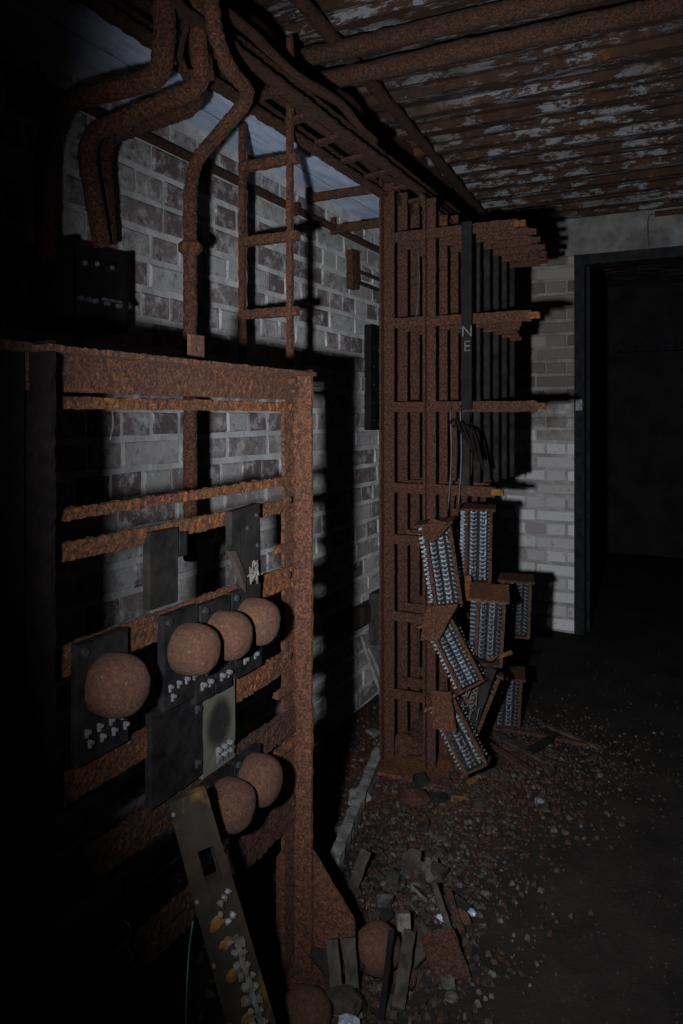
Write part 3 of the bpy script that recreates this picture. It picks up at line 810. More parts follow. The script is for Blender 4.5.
for v in (0.03, 0.27, 0.45, 0.62):
    obj('edge_pin', *bolt(bp(0.06, v, 0.0), nb, 0.003, 0.004), 'ceramic', root)

# wire loop and green wire at lower left
c = onX(122, 935, RX + 0.03)
loop = smoothpath([onX(px, py, RX + 0.03 + 0.01 * (i % 2)) for i, (px, py) in enumerate(((124, 920), (130, 928), (126, 944), (112, 955), (98, 968), (102, 974), (122, 969), (133, 957), (128, 948)))], 6)
tag(rebase(obj('wire_loop', *tube(loop, 0.0016, 0, seg=6), 'wire', None, True), loop[-1]), 'loop of thin grey wire hanging from the lowest bar', 'wire')
g = smoothpath([onX(193, 921, -0.76), onX(189, 950, -0.76), onX(187, 985, -0.75), onX(186, 1015, -0.75)], 6)
g.append(V((g[-1].x, g[-1].y, 0.0)))
tag(rebase(obj('green_wire', *tube(g, 0.0012, 0, seg=6), 'wire_green', None, True), g[-1]), 'single thin green wire hanging behind the leaning board', 'wire')
c = onX(112, 415, RX - 0.005)
hw = smoothpath([onX(112, 406, RX - 0.004), onX(113, 425, RX - 0.01), onX(110, 440, RX - 0.01)], 6)
tag(rebase(obj('bare_wire', *tube(hw, 0.0014, 0, seg=6), 'wire', None, True), hw[-1]), 'short bent bare wire hanging under the upper thin bar', 'wire')

# ================================================================== FUSE BOX on the wall
X1 = WALL_X + 0.12
ya, yb = onX(68, 280, X1).y, onX(130, 280, X1).y
zt, zb = onX(100, 247, X1).z, onX(100, 330, X1).z
root = thing('fuse_box', 'open black fuse box on the wall with pale round terminals, under the bent pipes', 'fuse box', (X1, (ya + yb) / 2, zb))
obj('case', *MB().add(sweep(rect(0.09, yb - ya, -0.045, (ya + yb) / 2), (X1 - 0.03, 0, zb), (X1 - 0.03, 0, zt), (1, 0, 0), (0, 1, 0), 0.03, 0.003, 30, 0.03)).add(box(X1 - 0.03, X1 - 0.02, ya, yb, zt - 0.02, zt)).add(box(X1 - 0.03, X1, ya, ya + 0.015, zb, zt)).add(box(X1 - 0.03, X1 - 0.005, yb - 0.012, yb, zb, zt)).__dict__.values(), 'black', root)
for (px, py) in ((85, 263), (97, 264), (112, 268), (122, 271)):
    q = onX(px, py, X1 - 0.02)
    h = obj('fuse_holder', *cyl(q - V((0.012, 0, 0)), q, 0.011, 12), 'slate', root); obj('fuse_cap', *lathe([(0, 0.006), (0.004, 0.005), (0.006, 0.001)], q, (1, 0, 0), 10), 'ceramic', h)
q0, q1 = onX(103, 299, X1 - 0.015), onX(129, 306, X1 - 0.015)
obj('bus_bar', *sweep(rect(0.006, 0.006), (q0.x, q0.y, q0.z), (q0.x, q1.y, q0.z), (1, 0, 0)), 'metal', root)
for px in (79, 87, 94, 106, 118, 127):
    q = onX(px, 298 + (px - 79) * 0.2, X1 - 0.018); obj('terminal', *bolt(q, (1, 0, 0), 0.0055, 0.01), 'metal', root)

# ================================================================== SMALL THINGS ON THE LEFT WALL
a, b = onX(371, 330, WALL_X + 0.03), onX(383, 330, WALL_X + 0.03)
zt, zb = onX(377, 326, WALL_X + 0.03).z, onX(377, 430, WALL_X + 0.03).z
root = thing('wall_strip', 'tall narrow black strip on the brick wall left of the far rack', 'terminal block', (WALL_X, a.y, zb))
obj('case', *box(WALL_X, WALL_X + 0.03, a.y, b.y + 0.03, zb, zt), 'black', root)  # narrow black box flat on the bricks
for k in range(5): obj('screw', *bolt((WALL_X + 0.03, a.y + 0.03, zb + 0.04 + k * 0.075), (1, 0, 0), 0.003, 0.003), 'metal_dark', root)
a = onX(352, 268, WALL_X + 0.02); z1_ = onX(352, 250, WALL_X + 0.02).z; z0_ = onX(352, 288, WALL_X + 0.02).z
root = thing('wall_bracket', 'short rusty bracket with two thin rods on the wall above the black strip', 'bracket', (WALL_X, a.y, z0_))
obj('strap', *sweep(rect(0.03, 0.06), (WALL_X + 0.012, a.y + 0.02, z0_), (WALL_X + 0.012, a.y + 0.02, z1_), (1, 0, 0), None, 0.012, 0.005, 60), 'rust_dark', root)
for dz in (0.03, 0.075): obj('rod', *tube([(WALL_X + 0.02, a.y + 0.03 + 0.03 * k, z0_ + dz) for k in range(9)], 0.007, 0.001, 40, 6), ('metal_dark', 'rust_dark')[dz > 0.05], root)
# timber stub
a = onX(342, 631, WALL_X + 0.05); b = onX(383, 625, WALL_X + 0.05)
zc = a.z
root = thing('timber_batten', 'dark horizontal timber batten with an upright block low on the brick wall', 'batten', (WALL_X, a.y, zc - 0.04))
obj('batten', *sweep(rect(0.04, 0.075), (WALL_X + 0.02, a.y, zc), (WALL_X + 0.02, b.y, zc), (1, 0, 0), None, 0.03, 0.003, 40), 'plank', root)
zt = onX(378, 594, WALL_X + 0.07).z; zb = onX(378, 646, WALL_X + 0.07).z
obj('upright_block', *sweep(rect(0.045, 0.09), (WALL_X + 0.055, b.y - 0.06, zb), (WALL_X + 0.055, b.y - 0.06, zt), (1, 0, 0), None, 0.03, 0.004, 40), 'plank', root)
# pale boards leaning at the foot of the wall
for i, (px0, px1, yt, yb_, X, lab) in enumerate(((362, 372, 636, 706, WALL_X + 0.05, 'pale plasterboard strip leaning on the wall under the dark batten'),
                                                (370, 388, 648, 712, WALL_X + 0.09, 'wider pale board leaning at the wall foot behind the far rack post'))):
    a0 = onX(px0, yt, X - 0.03); a1 = onX(px1, yt - 4, X - 0.03)
    h = a0.z; cs = [V((X + 0.09, a0.y, 0)), V((X + 0.09, a1.y, 0)), V((X - 0.03, a1.y + 0.02, a1.z)), V((X - 0.03, a0.y, a0.z))]
    o = obj('leaning_board', *plate(cs, 0.012, None, 0.006, 25), 'concrete'); tag(rebase(o, cs[0]), lab, 'board')

# ================================================================== FAR RACK
FX1, FX2, FX3, FXE = -1.01, -0.857, -0.735, -0.54
FY = [2.435 + 0.125 * k for k in range(6)]
far = thing('contactor_rack', 'tall rusty rack of nested upright frames reaching the overhead rails', 'rack', (-0.9, 2.45, 0))
zl = lambda py: 1.2 + (415 - py) / 760 * (-SN * FX1 + CS * FY[0])
cross = [zl(239), zl(324), zl(407), zl(487)]
low = [zl(538), zl(614), zl(691)]
for k, Y in enumerate(FY):
    mt = 'rust_far'
    am = 0.0022
    # post 1, an angle with a flange along the rack
    obj('post', *sweep(angle_profile(0.043, 0.035, 0.007), (FX1 - 0.022, Y, 0.0), (FX1 - 0.022, Y, 2.0), (1, 0, 0), (0, -1, 0), 0.016, am, 70, 0.02), mt, far)
    obj('post', *sweep(angle_profile(0.036, 0.03, 0.007), (FX2 - 0.018, Y, 0.0), (FX2 - 0.018, Y, 1.93 - 0.03 * (k % 2)), (1, 0, 0), (0, -1, 0), 0.016, am, 70, 0.02), mt, far)
    obj('post', *sweep(rect(0.026, 0.016), (FX3, Y, cross[3] + 0.0), (FX3, Y, cross[0] + 0.02), (1, 0, 0), (0, -1, 0), 0.016, am, 70, 0.02), 'slate_dusty', far)
    for j, z in enumerate(cross):
        xe = onY(((518, 529, 533, 538, 540, 541), (532, 522, 520, 518, 520, 522), (538, 520, 516, 517, 519, 520), (496, 490, 492, 494, 496, 498))[j][k], 300, Y).x
        obj('cross_bar', *sweep(rect(0.008, 0.034, -0.006, 0), (FX1, Y - 0.005, z), (xe, Y - 0.005, z), (0, 1, 0), (0, 0, 1), 0.014, 0.0035, 70, 0.012), mt if j else 'rust_dark', far)
        if k == 0 or j == 0:
            obj('bar_end', *sweep(rect(0.014, 0.02), (xe - 0.01, Y - 0.012, z), (xe + 0.028, Y - 0.012, z), (0, 1, 0), (0, 0, 1), 0.012, 0.004, 80), ('rust_bar', 'rust_bar', 'rust_bar', 'ochre')[j] if k == 0 else 'rust_dark', far)
    for z in low:
        obj('cross_bar', *sweep(rect(0.008, 0.032, -0.006, 0), (FX1, Y - 0.005, z), (FX2 + 0.012, Y - 0.005, z), (0, 1, 0), (0, 0, 1), 0.014, 0.0025, 70, 0.012), mt, far)
for X, z in ((FX1, 1.975), (FX2, 1.9)):
    obj('top_rail', *sweep(angle_profile(0.03, 0.045, 0.008), (X - 0.03, FY[0] - 0.02, z), (X - 0.03, FY[-1] + 0.03, z), (1, 0, 0), (0, 0, 1), 0.014, 0.0045, 60), 'rust_dark', far)
obj('base_plate', *plate([(-1.06, 2.33, 0.012), (-0.80, 2.33, 0.012), (-0.80, 3.12, 0.012), (-1.06, 3.12, 0.012)], 0.014, (0, 0, 1), 0.004, 30, 14), 'rust_bar', far)
for k, (dx, dy, s) in enumerate(((-0.95, 2.52, 0.075), (-0.91, 2.64, 0.09), (-0.97, 2.75, 0.08))):
    obj('rust_heap', *rock((dx, dy, 0.02), s, s * 0.9, s * 0.75, k + 3, 3, 0.5), 'rust_far', far)
# lettered strip hung on the front
q = onY(467, 345, FY[0] - 0.03)
st = obj('label_strip', *box(q.x - 0.017, q.x + 0.017, FY[0] - 0.036, FY[0] - 0.024, cross[2] - 0.01, cross[0] + 0.02), 'black', far)
def letter(ch, x, y, z, size, mat, parent):
    cu = bpy.data.curves.new('lettering', 'FONT'); cu.body = ch; cu.size = size; cu.extrude = 0.0004; cu.align_x = 'CENTER'
    o = bpy.data.objects.new('tmp', cu); C.objects.link(o)
    dg = bpy.context.evaluated_depsgraph_get(); me = bpy.data.meshes.new_from_object(o.evaluated_get(dg))
    bpy.data.objects.remove(o)
    me.transform(Matrix.Translation(V((x, y, z)) - wloc(parent)) @ Matrix.Rotation(math.pi / 2, 4, 'X'))
    me.materials.clear(); me.materials.append(M[mat])
    n = bpy.data.objects.new('lettering', me); C.objects.link(n); n.parent = parent
for ch, py in (('N', 336), ('E', 351)):
    z = onY(472, py, FY[0] - 0.037).z; letter(ch, q.x + 0.002, FY[0] - 0.0368, z, 0.05, 'corroded', st)
# thin rods and drooping wires in the rack
for i, (px, y0_, y1_) in enumerate(((418, 250, 318), (450, 405, 510), (460, 405, 510))):
    a = onY(px, y0_, FY[0] - 0.03); b = onY(px - 2, y1_, FY[0] - 0.03)
    obj('hanging_wire', *tube(smoothpath([a, a.lerp(b, 0.5) + V((0.008, 0, 0)), b], 6), 0.0035 if i else 0.0018, 0, seg=6), 'metal_dark' if i else 'wire', far, True)
rnd = random.Random(31)
for i in range(4):
    a = onY(448 + i * 5, 424 + 3 * i, FY[0] - 0.05)
    obj('frayed_wire', *tube(smoothpath([a, a + V((0.03, -0.01, 0.015)), a + V((0.05, -0.02, -0.02)), a + V((0.07, -0.01, -0.06 - 0.02 * i))], 5), 0.005, 0.001, 80, 6), 'near_black', far, True)

# contactor banks: end plates, core, rows of fine contacts, corner rods
def bank(c, w, d, h, rot, label, plate_mat='rust_far', cols=6, rows=15, flap=0.02, contact='metal', dark=False, bottom=True):
    """c = centre of the bank; local x across, -y to the front, z up"""
    root = thing('contactor_bank', label, 'contactor', (0, 0, 0), 'contactor banks tumbled against the far rack')
    Mx = Matrix.Translation(V(c)) @ Matrix.Rotation(rot[2], 4, 'Z') @ Matrix.Rotation(rot[1], 4, 'Y') @ Matrix.Rotation(rot[0], 4, 'X')
    base = Mx @ V((0, 0, -h / 2)); root.location = base
    rnd = random.Random(label)
    T = lambda vf: ([Mx @ V(p) for p in vf[0]], vf[1])
    obj('core', *T(box(-w / 2 + 0.012, w / 2 - 0.012, -d / 2 + 0.014, d / 2, -h / 2 + 0.004, h / 2 - 0.004)), 'slate', root)
    obj('end_plate', *T(plate([(-w / 2 - 0.008, -d / 2 - flap, h / 2 + 0.008 - flap * 0.25), (w / 2 + 0.012, -d / 2 - flap, h / 2 + 0.008 - flap * 0.25), (w / 2 + 0.012, d / 2, h / 2 + 0.008), (-w / 2 - 0.008, d / 2, h / 2 + 0.008)], 0.008, (0, 0, 1), 0.004, 45, 10)), plate_mat, root)
    if bottom:
        obj('end_plate', *T(plate([(-w / 2, -d / 2 - 0.004, -h / 2), (w / 2, -d / 2 - 0.004, -h / 2), (w / 2, d / 2, -h / 2), (-w / 2, d / 2, -h / 2)], 0.007, (0, 0, 1), 0.003, 45, 8)), 'rust_dark', root)
    for sx, m_ in ((1, 'rust_far'), (-0.62, 'rust_far')):
        x = sx * (w / 2 - 0.003)
        obj('corner_rod', *T(sweep(rect(0.011, 0.009), (x, -d / 2 - 0.004, -h / 2), (x, -d / 2 - 0.004, h / 2), (1, 0, 0), None, 0.014, 0.0018, 70)), m_, root)
    for k in range(cols):
        x = -w / 2 + 0.012 + (w - 0.024) * (k + 0.5) / cols
        mb = MB()
        pitch = (h - 0.02) / rows
        for r in range(rows):
            if rnd.random() < 0.06: continue
            z = -h / 2 + 0.012 + r * pitch
            yy = -d / 2 + 0.012; tw = (w / cols) * 0.36; b_ = rnd.uniform(-0.005, 0.005); sk = tw * (0.5 if k % 2 else -0.5) + rnd.uniform(-0.001, 0.001)
            # bent tongue: root, rise, lip
            vs = []
            for (dy, dz, s) in ((0.006, 0, 1), (-0.010 + b_, pitch * 0.25, 0.9), (-0.016 + b_, pitch * 0.75, 0.7)):
                for (sx, sz) in ((-1, -1), (1, -1), (1, 1), (-1, 1)): vs.append((x + sx * tw * s + sk * (1 - s) * 4, yy + dy, z + dz + sz * pitch * 0.14))
            fs = [(0, 1, 2, 3), (8, 9, 10, 11)] + [(q + i, q + (i + 1) % 4, q + 4 + (i + 1) % 4, q + 4 + i) for q in (0, 4) for i in range(4)]
            mb.add((vs, fs))
        mb.add(box(x - tw * 0.35, x + tw * 0.35, -d / 2 + 0.008, -d / 2 + 0.016, -h / 2 + 0.006, h / 2 - 0.006))
        mb = MB().add(T((mb.v, mb.f))); mb.build('contact_column', contact if not (dark or k % 3 == 2) else 'metal_dark', root)['kind'] = 'stuff'
    # contacts on the right flank
    mb = MB(); pitch = (h - 0.02) / rows
    for r in range(rows):
        z = -h / 2 + 0.012 + r * pitch
        for yy in (-d / 4, d / 5): mb.add(box(w / 2 - 0.014, w / 2 - 0.001 + rnd.uniform(-0.003, 0.004), yy - 0.008, yy + 0.008, z, z + pitch * 0.45))
    mb = MB().add(T((mb.v, mb.f))); mb.build('side_contacts', 'metal_dark', root)['kind'] = 'stuff'
    mb = MB()
    for r in range(rows):
        z = -h / 2 + 0.012 + r * pitch
        for yy in (-d / 4, d / 5): mb.add(box(-w / 2 + 0.001 - rnd.uniform(0, 0.004), -w / 2 + 0.014, yy - 0.008, yy + 0.008, z, z + pitch * 0.45))
    mb = MB().add(T((mb.v, mb.f))); mb.build('side_contacts', contact, root)['kind'] = 'stuff'
    return root, Mx
RD = math.radians
CAMROT = TH * 0.55
bank(onY(441, 562, 2.36), 0.105, 0.10, 0.265, (RD(-6), RD(-9), CAMROT), 'contactor bank tilted against the rack post, top left of the tangle', rows=17, flap=0.05)
bank(onY(476, 543, 2.56), 0.105, 0.10, 0.245, (0, RD(1), CAMROT), 'upright contactor bank at the top of the tangle, beside the tilted one', rows=17, cols=5)
bank(onY(487, 624, 2.42), 0.105, 0.10, 0.225, (RD(4), RD(3), CAMROT), 'contactor bank with a bright orange slanting top plate in the middle of the tangle', 'rust_bar', rows=15, flap=0.045)
bank(onY(514, 605, 2.85), 0.115, 0.10, 0.205, (0, RD(2), CAMROT), 'small dark contactor bank furthest right, in front of the white brick wall', rows=14, dark=True)
bank(onY(455, 651, 2.30), 0.095, 0.10, 0.22, (RD(-14), RD(-30), CAMROT), 'steeply tilted contactor bank under a bent rusty flap at the rack', 'rust_bar', rows=16, flap=0.03)
bank(onY(475, 697, 2.42), 0.09, 0.09, 0.19, (RD(-8), RD(22), CAMROT), 'broken contactor bank leaning right with loose wires, low in the tangle', 'rust_dark', rows=11, contact='corroded', flap=0.0, bottom=False)
bank(onZ(503, 729) + V((0, 0.03, 0.11)), 0.115, 0.10, 0.205, (0, RD(3), CAMROT), 'upright contactor bank standing on the floor at the right of the tangle', rows=14, flap=0.03)
bank(onY(459, 732, 2.28), 0.09, 0.09, 0.21, (RD(-12), RD(-30), CAMROT), 'lowest contactor bank lying aslant with its bristling contacts near the floor', 'rust_bar', rows=16, cols=4, flap=0.02)
# bent rusty flaps in front of the rack
def flapplate(name, px, Y, lab, mat='rust_far', th=0.006):
    cs = [onY(x, y, Y + dy) for x, y, dy in px]
    o = obj(name, *plate(cs, th, None, 0.004, 40, 10), mat); return tag(rebase(o, min(cs, key=lambda v: v.z)), lab, 'plate')
flapplate('rusty_flap', ((420, 640, 0), (437, 641, -0.02), (457, 604, 0), (427, 606, 0.04)), 2.22, 'rusty sheet flap with an orange streak bent over the steeply tilted bank', 'rust')
flapplate('rusty_flap', ((433, 729, 0), (456, 733, -0.02), (450, 692, 0), (431, 691, 0.03)), 2.2, 'rusty sheet flap hanging at the rack foot above the lowest bank', 'rust')
flapplate('rusty_flap', ((419, 533, 0.02), (432, 542, -0.03), (449, 524, 0), (432, 518, 0.04)), 2.27, 'rusty sheet flap crowning the top left contactor bank', 'rust')
def strip(name, p0, p1, w, t, mat, lab, cat, amp=0.002):
    p0, p1 = V(p0), V(p1)
    ax = (p1 - p0).normalized(); u = ax.cross(V((0.3, -1, 0.4))).normalized()
    o = obj(name, *sweep(rect(w, t), p0, p1, u, None, 0.014, amp, 60), mat); return tag(rebase(o, p0 if p0.z < p1.z else p1), lab, cat)
strip('steel_bar', onY(472, 727, 2.34), onY(492, 668, 2.34), 0.028, 0.012, 'slate_dusty', 'dark flat bar slanting across the broken contactor bank', 'bar')
strip('steel_bar', onY(449, 691, 2.34), onY(473, 722, 2.34), 0.035, 0.012, 'near_black', 'black flat bar sloping down from the rack to the broken bank', 'bar')
strip('steel_bar', onY(488, 661, 2.36), onY(512, 652, 2.36), 0.012, 0.01, 'rust_bar', 'small orange rusted stub under the middle bank', 'bar')
strip('steel_bar', onY(468, 575, 2.45), onY(468, 600, 2.45), 0.02, 0.012, 'rust_bar', 'short upright rusted stub between the top two banks and the middle bank', 'bar')
rnd = random.Random(77)
lw = thing('loose_wires', 'spray of loose fine wires spilling from the broken contactor bank', 'wires', onY(468, 700, 2.3))
for i in range(14):
    a = onY(rnd.uniform(462, 484), rnd.uniform(668, 712), 2.34)
    b = a + V((rnd.uniform(-0.05, 0.01), rnd.uniform(-0.05, -0.02), rnd.uniform(-0.06, 0.02)))
    obj('wire', *tube(smoothpath([a, a.lerp(b, 0.5) + V((0, -0.01, 0.02)), b], 4), 0.0016, 0, seg=5), 'corroded', lw, True)
lw2 = smoothpath([onY(452, 612, 2.33), onY(463, 640, 2.3), onY(472, 655, 2.3), onY(490, 662, 2.33), onY(500, 655, 2.36)], 7)
tag(rebase(obj('drooping_wire', *tube(lw2, 0.003, 0.0005, 60, 6), 'near_black', None, True), lw2[3]), 'dark drooping wire between the flap and the middle contactor bank', 'wire')

# ================================================================== FLOOR: KERB, DEBRIS
a, b = onZ(343, 856, 0.03), onZ(384, 748, 0.03)
dv = (b - a).normalized()
o = obj('kerb_strip', *sweep(rect(0.032, 0.04, -0.016, 0.004), (a.x, a.y - 0.02, 0.01), (b.x, b.y, 0.01), (1, 0, 0), (0, 0, 1), 0.02, 0.006, 35, 0.014), 'concrete')
tag(rebase(o, (a.x, a.y, 0)), 'pale chipped concrete kerb strip between the near rack and the far rack', 'kerb')

def slab(px, py, w, l, th, rz, tilt, mat, lab, cat, z=0.0, name='slate_shard', seed=0, kind='poly'):
    """an irregular flat fragment lying at a floor spot, sized in metres, tilted up by 'tilt' about its long side"""
    rnd = random.Random(seed + 11)
    c = onZ(px, py, z)
    n = rnd.randint(5, 7); pts = []
    if kind == 'rect': pts = [(-w / 2, -l / 2), (w / 2, -l / 2), (w / 2, l / 2), (-w / 2, l / 2)]
    else:
        for k in range(n):
            an = 2 * math.pi * (k + rnd.uniform(-0.25, 0.25)) / n; pts.append((w / 2 * math.cos(an) * rnd.uniform(0.55, 1.35), l / 2 * math.sin(an) * rnd.uniform(0.55, 1.35)))
    Rm = Matrix.Rotation(rz, 3, 'Z') @ Matrix.Rotation(tilt, 3, 'X')
    vs, fs = sweep(pts, (0, 0, 0), (0, 0, th), (1, 0, 0), (0, 1, 0), max(th / 2, 0.004), min(0.003, th * 0.3), 50, 0.012)
    vs = [Rm @ V(v) for v in vs]; mz = min(v.z for v in vs)
    vs = [V((v.x + c.x, v.y + c.y, v.z - mz + z)) for v in vs]
    return tag(rebase(obj(name, vs, fs, mat), (c.x, c.y, z)), lab, cat)
def stone(px, py, r, mat, lab, cat='rubble', name='rubble_lump', seed=1, z=0.0, flat=0.7):
    c = onZ(px, py, z)
    o = obj(name, *rock((c.x, c.y, z + r * flat * 0.7), r, r * 0.85, r * flat, seed, 2, 0.45), mat); return tag(rebase(o, (c.x, c.y, z)), lab, cat)

# foreground heap
slab(336, 965, 0.20, 0.10, 0.008, 0.55, RD(14), 'slate_dusty', 'large pointed slate shard lying across the foot of the near rack', 'slate', 0.03, seed=1)
dm = onZ(378, 968)
prof = [(0, 0.046), (0.012, 0.05), (0.03, 0.05), (0.045, 0.045), (0.056, 0.034), (0.062, 0.02), (0.064, 0.002)]
o = obj('fallen_cover', *lathe(prof, (dm.x, dm.y, 0.03), (0.15, -0.45, 0.88), 28, 0.004, 50), 'rust_dome', None, True)
tag(rebase(o, (dm.x, dm.y, 0)), 'round rusty relay cover fallen on the heap of slate shards', 'relay cover')
dm2 = onZ(306, 1024)
o = obj('fallen_cover', *lathe(prof, (dm2.x, dm2.y, 0.0), (0.1, -0.1, 1), 28, 0.004, 50), 'rust_dome', None, True)
tag(rebase(o, (dm2.x, dm2.y, 0)), 'round rusty relay cover lying dome up at the bottom edge of the photo', 'relay cover')
slab(444, 968, 0.08, 0.1, 0.01, 0.75, RD(28), 'rust_dark', 'squarish rusty plate propped on edge at the right of the foreground heap', 'plate', name='rusty_plate', kind='rect', seed=2)
def upright(px, py, w, d, h, rz, tx, ty, mat, lab, cat, name, z=0.0):
    c = onZ(px, py, z)
    Rm = Matrix.Rotation(rz, 3, 'Z') @ Matrix.Rotation(ty, 3, 'Y') @ Matrix.Rotation(tx, 3, 'X')
    vs, fs = sweep(rect(w, d), (0, 0, 0), (0, 0, h), (1, 0, 0), (0, 1, 0), 0.012, 0.002, 60, 0.012)
    vs = [Rm @ V(v) for v in vs]; mz = min(v.z for v in vs)
    o = obj(name, [V((v.x + c.x, v.y + c.y, v.z - mz + z)) for v in vs], fs, mat); return tag(rebase(o, (c.x, c.y, z)), lab, cat)
upright(337, 992, 0.024, 0.014, 0.085, 0.4, RD(-30), RD(-10), 'plank', 'left one of two grey wooden blocks standing side by side in the heap', 'wood', 'wood_block', 0.03)
upright(353, 990, 0.026, 0.016, 0.085, 0.4, RD(-30), RD(-8), 'plank', 'right one of two grey wooden blocks standing side by side in the heap', 'wood', 'wood_block', 0.03)
stone(346, 1012, 0.045, 'stone', 'rough dark clinker lump in front of the two wooden blocks', seed=21)
stone(349, 1030, 0.022, 'china', 'broken blue-white porcelain insulator at the bottom edge', 'insulator', 'insulator_piece', 22)
upright(398, 1012, 0.026, 0.010, 0.15, 0.3, RD(-62), RD(12), 'plank', 'flat grey lath leaning up out of the foreground heap', 'wood', 'lath')
upright(381, 1022, 0.012, 0.010, 0.15, 0.3, RD(-40), RD(6), 'near_black', 'thin black rod leaning beside the flat grey lath', 'rod', 'thin_rod')
upright(452, 940, 0.014, 0.008, 0.13, 0.4, RD(-62), RD(-32), 'plank', 'dark thin lath propped behind the squarish rusty plate', 'wood', 'lath')
upright(463, 935, 0.012, 0.007, 0.10, 0.4, RD(-62), RD(-32), 'rust_dark', 'second thin dark lath to the right, propped behind the rusty plate', 'wood', 'lath')
upright(352, 893, 0.026, 0.010, 0.095, 0.2, RD(-42), RD(18), 'plank', 'short dark lath stuck upright at the end of the pale kerb', 'wood', 'lath')
slab(430, 878, 0.075, 0.07, 0.008, 0.9, RD(35), 'stone_pale', 'pale grey shard tilted up behind the foreground heap', 'slate', seed=5)
slab(412, 872, 0.06, 0.075, 0.01, 0.2, RD(50), 'stone', 'dark crumpled shard left of the pale tilted shard', 'slate', seed=6)
slab(456, 910, 0.085, 0.05, 0.012, 0.3, RD(25), 'slate_dusty', 'dark chipped slate with a rusty edge at the right of the heap', 'slate', seed=7)
slab(462, 922, 0.045, 0.03, 0.012, -0.3, RD(30), 'rust_dome', 'small rusty chip below the dark chipped slate', 'chip', seed=8)
stone(441, 920, 0.012, 'china', 'tiny blue-white porcelain chip among the shards', 'insulator', 'insulator_piece', 9)
stone(472, 915, 0.013, 'china', 'blue-grey porcelain chip at the right end of the shards', 'insulator', 'insulator_piece', 10)
stone(448, 985, 0.017, 'stone_pale', 'upper of two round grey pebbles right of the heap', 'pebble', 'pebble', 12)
stone(452, 1000, 0.016, 'stone_pale', 'lower of two round grey pebbles right of the heap', 'pebble', 'pebble', 13)
upright(404, 945, 0.03, 0.03, 0.06, 0.5, RD(-20), 0, 'corroded', 'white-crusted terminal lump between the fallen cover and the rusty plate', 'terminal', 'crusted_terminal')
slab(416, 965, 0.05, 0.08, 0.01, 0.1, RD(30), 'stone', 'brown broken tile between the fallen cover and the rusty plate', 'slate', seed=15)
slab(405, 985, 0.07, 0.05, 0.012, 0.8, RD(20), 'rust_dark', 'low rusty fragment under the flat grey lath', 'chip', seed=16)
stone(330, 1000, 0.03, 'rust_dark', 'dark rusty lump left of the clinker by the rack foot', seed=23)
rs = random.Random(61)
for i in range(22):
    slab(rs.gauss(405, 38), rs.uniform(872, 1015), rs.uniform(0.03, 0.07), rs.uniform(0.02, 0.05), rs.uniform(0.005, 0.012), rs.uniform(0, 3.1), RD(rs.uniform(5, 45)),
         rs.choice(('slate_dusty', 'stone', 'stone', 'rust_dark', 'stone_pale')), 'small broken shard jumbled in the foreground heap', 'slate', rs.choice((0.0, 0.0, 0.012)), seed=100 + i)['group'] = 'small shards jumbled in the foreground heap'
# middle scatter
stone(414, 803, 0.05, 'rust_dark', 'rounded rust-brown lump at the far rack foot', seed=24, flat=0.5)
stone(421, 784, 0.03, 'slate_dusty', 'small dark block beside the rounded lump at the far rack foot', seed=25)
slab(457, 800, 0.05, 0.02, 0.006, 0.5, RD(10), 'ochre', 'orange flake of rust on the floor right of the rounded lump', 'flake', seed=26)
slab(472, 783, 0.045, 0.025, 0.006, 0.9, RD(20), 'ochre', 'orange flake of rust further back near the lowest bank', 'flake', seed=27)
stone(539, 803, 0.014, 'ceramic', 'small white chip alone on the open floor', 'chip', 'white_chip', 28)
for i, (x0, y0_, x1, y1_, w_) in enumerate(((497, 735, 548, 762, 0.03), (505, 728, 590, 745, 0.022), (540, 722, 600, 748, 0.02), (470, 770, 520, 752, 0.025), (528, 752, 556, 735, 0.03), (486, 742, 533, 772, 0.022))):
    p0, p1 = onZ(x0, y0_, 0.012 + 0.006 * i), onZ(x1, y1_, 0.012)
    o = obj('lath', *sweep(rect(w_, 0.010), p0, p1, (p1 - p0).cross(V((0, 0, 1))), (0, 0, 1), 0.014, 0.0025, 50), ('plank', 'rust_dark', 'plank', 'rust_dark', 'slate_dusty', 'rust_dark')[i])
    tag(rebase(o, (p0.x, p0.y, 0)), ['grey lath on the floor beside the standing contactor bank', 'long rusty strip on the floor reaching right of the banks', 'outermost grey lath on the open floor right of the banks', 'rusty strip on the floor in front of the lowest bank', 'short dark lath crossing the other strips on the floor', 'rusty strip nearest the camera under the standing bank'][i], 'debris')
for i, (px, py, w_, l_, m_, lab) in enumerate(((440, 800, 0.07, 0.05, 'slate_dusty', 'flat dark shard in the rusty floor dust'), (480, 810, 0.05, 0.04, 'stone', 'small flat brown shard nearer the camera than the rust flakes'),
        (360, 800, 0.09, 0.06, 'concrete', 'pale broken slab left of the kerb strip'), (335, 775, 0.08, 0.06, 'stone_pale', 'pale grey slab at the wall foot behind the near rack post'),
        (372, 735, 0.08, 0.05, 'concrete', 'pale chunk at the wall foot by the far rack post'), (350, 745, 0.07, 0.05, 'slate_dusty', 'dark shard at the wall foot behind the kerb'),
        (340, 830, 0.06, 0.04, 'stone_pale', 'small pale chip beside the near end of the kerb'), (425, 830, 0.05, 0.04, 'stone', 'brown shard in front of the rounded lump'),
        (395, 880, 0.05, 0.04, 'stone', 'brown shard just right of the short upright lath'), (385, 905, 0.05, 0.035, 'stone_pale', 'pale chip just behind the fallen round cover'),
        (505, 780, 0.05, 0.03, 'stone', 'brown shard on the floor below the standing bank'), (550, 775, 0.05, 0.03, 'stone', 'brown shard out on the open floor'))):
    slab(px, py, w_, l_, 0.012, i * 0.7, RD(8 + 3 * (i % 4)), m_, lab, 'slate', seed=40 + i)

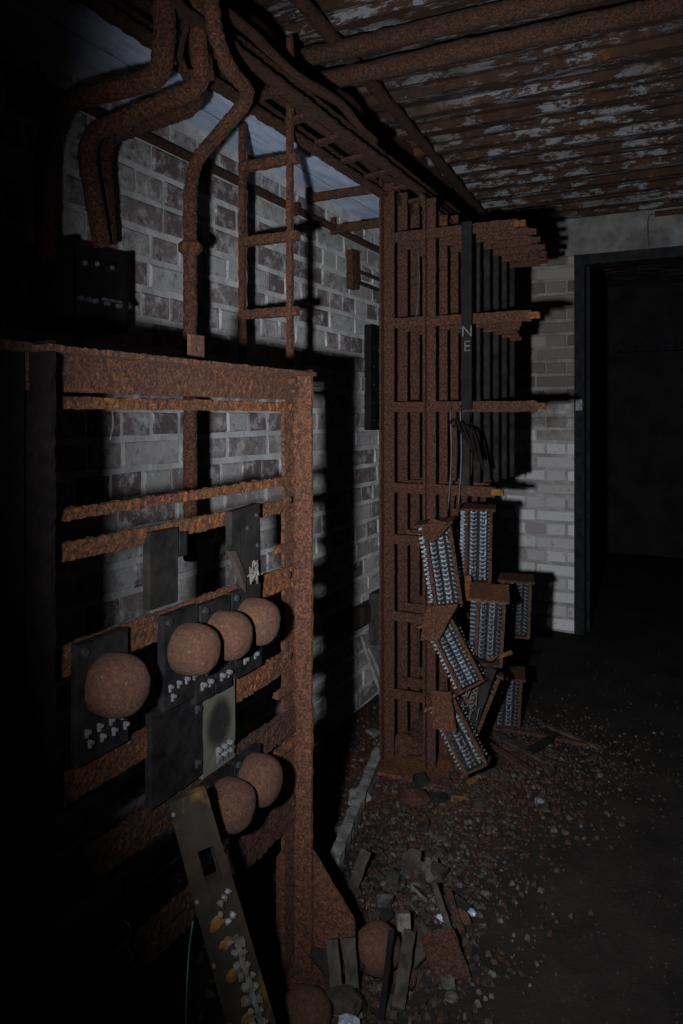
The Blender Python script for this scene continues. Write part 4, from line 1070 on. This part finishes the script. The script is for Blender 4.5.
# fine rubble and dust flakes: nobody could count it
rnd = random.Random(99)
st = MB(); sp = MB(); so = MB()
def chip(mb, x, y, s):
    a = rnd.uniform(0, 6.3); c_, s_ = math.cos(a), math.sin(a); h = s * rnd.uniform(0.3, 0.7); t = rnd.uniform(-0.4, 0.4) * s
    b = []
    for (u, v) in ((-1, -0.6), (1, -0.7), (0.8, 0.6), (-0.7, 0.7)):
        b.append((x + (u * c_ - v * s_) * s * rnd.uniform(0.6, 1.1), y + (u * s_ + v * c_) * s * rnd.uniform(0.6, 1.1)))
    vs = [(p[0], p[1], -0.003) for p in b] + [(x + (p[0] - x) * 0.75, y + (p[1] - y) * 0.75, h + (t if i < 2 else -t) * 0.5) for i, p in enumerate(b)]
    mb.add((vs, [(0, 1, 2, 3), (4, 5, 6, 7), (0, 1, 5, 4), (1, 2, 6, 5), (2, 3, 7, 6), (3, 0, 4, 7)]))
def scatter(n, cx, cy, sx, sy, smin, smax, wts):
    for _ in range(n):
        x = rnd.gauss(cx, sx); y = rnd.gauss(cy, sy)
        if x < WALL_X + 0.02 or x > 2.3 or y > FAR_Y - 0.02: continue
        mb = rnd.choices((st, sp, so), wts)[0]; chip(mb, x, y, rnd.uniform(smin, smax * 0.8) * rnd.random() + 0.0018)
h = onZ(390, 950); scatter(1600, h.x, h.y, 0.13, 0.16, 0.004, 0.014, (6, 2, 2))
h = onZ(420, 860); scatter(1800, h.x, h.y, 0.14, 0.2, 0.003, 0.013, (6, 2, 2))
h = onZ(450, 780); scatter(2600, h.x, h.y, 0.2, 0.22, 0.003, 0.014, (5, 1, 5))
h = onZ(540, 750); scatter(1200, h.x, h.y, 0.2, 0.2, 0.003, 0.010, (8, 1, 2))
scatter(900, -1.12, 2.1, 0.13, 0.45, 0.004, 0.018, (3, 5, 1))
scatter(700, -0.9, 1.1, 0.2, 0.3, 0.003, 0.012, (6, 1, 2))
scatter(500, 0.2, 3.0, 0.6, 0.8, 0.002, 0.006, (1, 0, 0))
for mb, m_, nm, lab in ((st, 'stone', 'rubble', 'fine brown rubble strewn over the floor around both racks'), (sp, 'stone_pale', 'plaster_crumbs', 'pale plaster crumbs strewn along the wall foot and floor'), (so, 'rust_far', 'rust_flakes', 'orange rust flakes strewn around the far rack foot')):
    o = mb.build(nm, m_); o['kind'] = 'stuff'; tag(o, lab, 'debris')
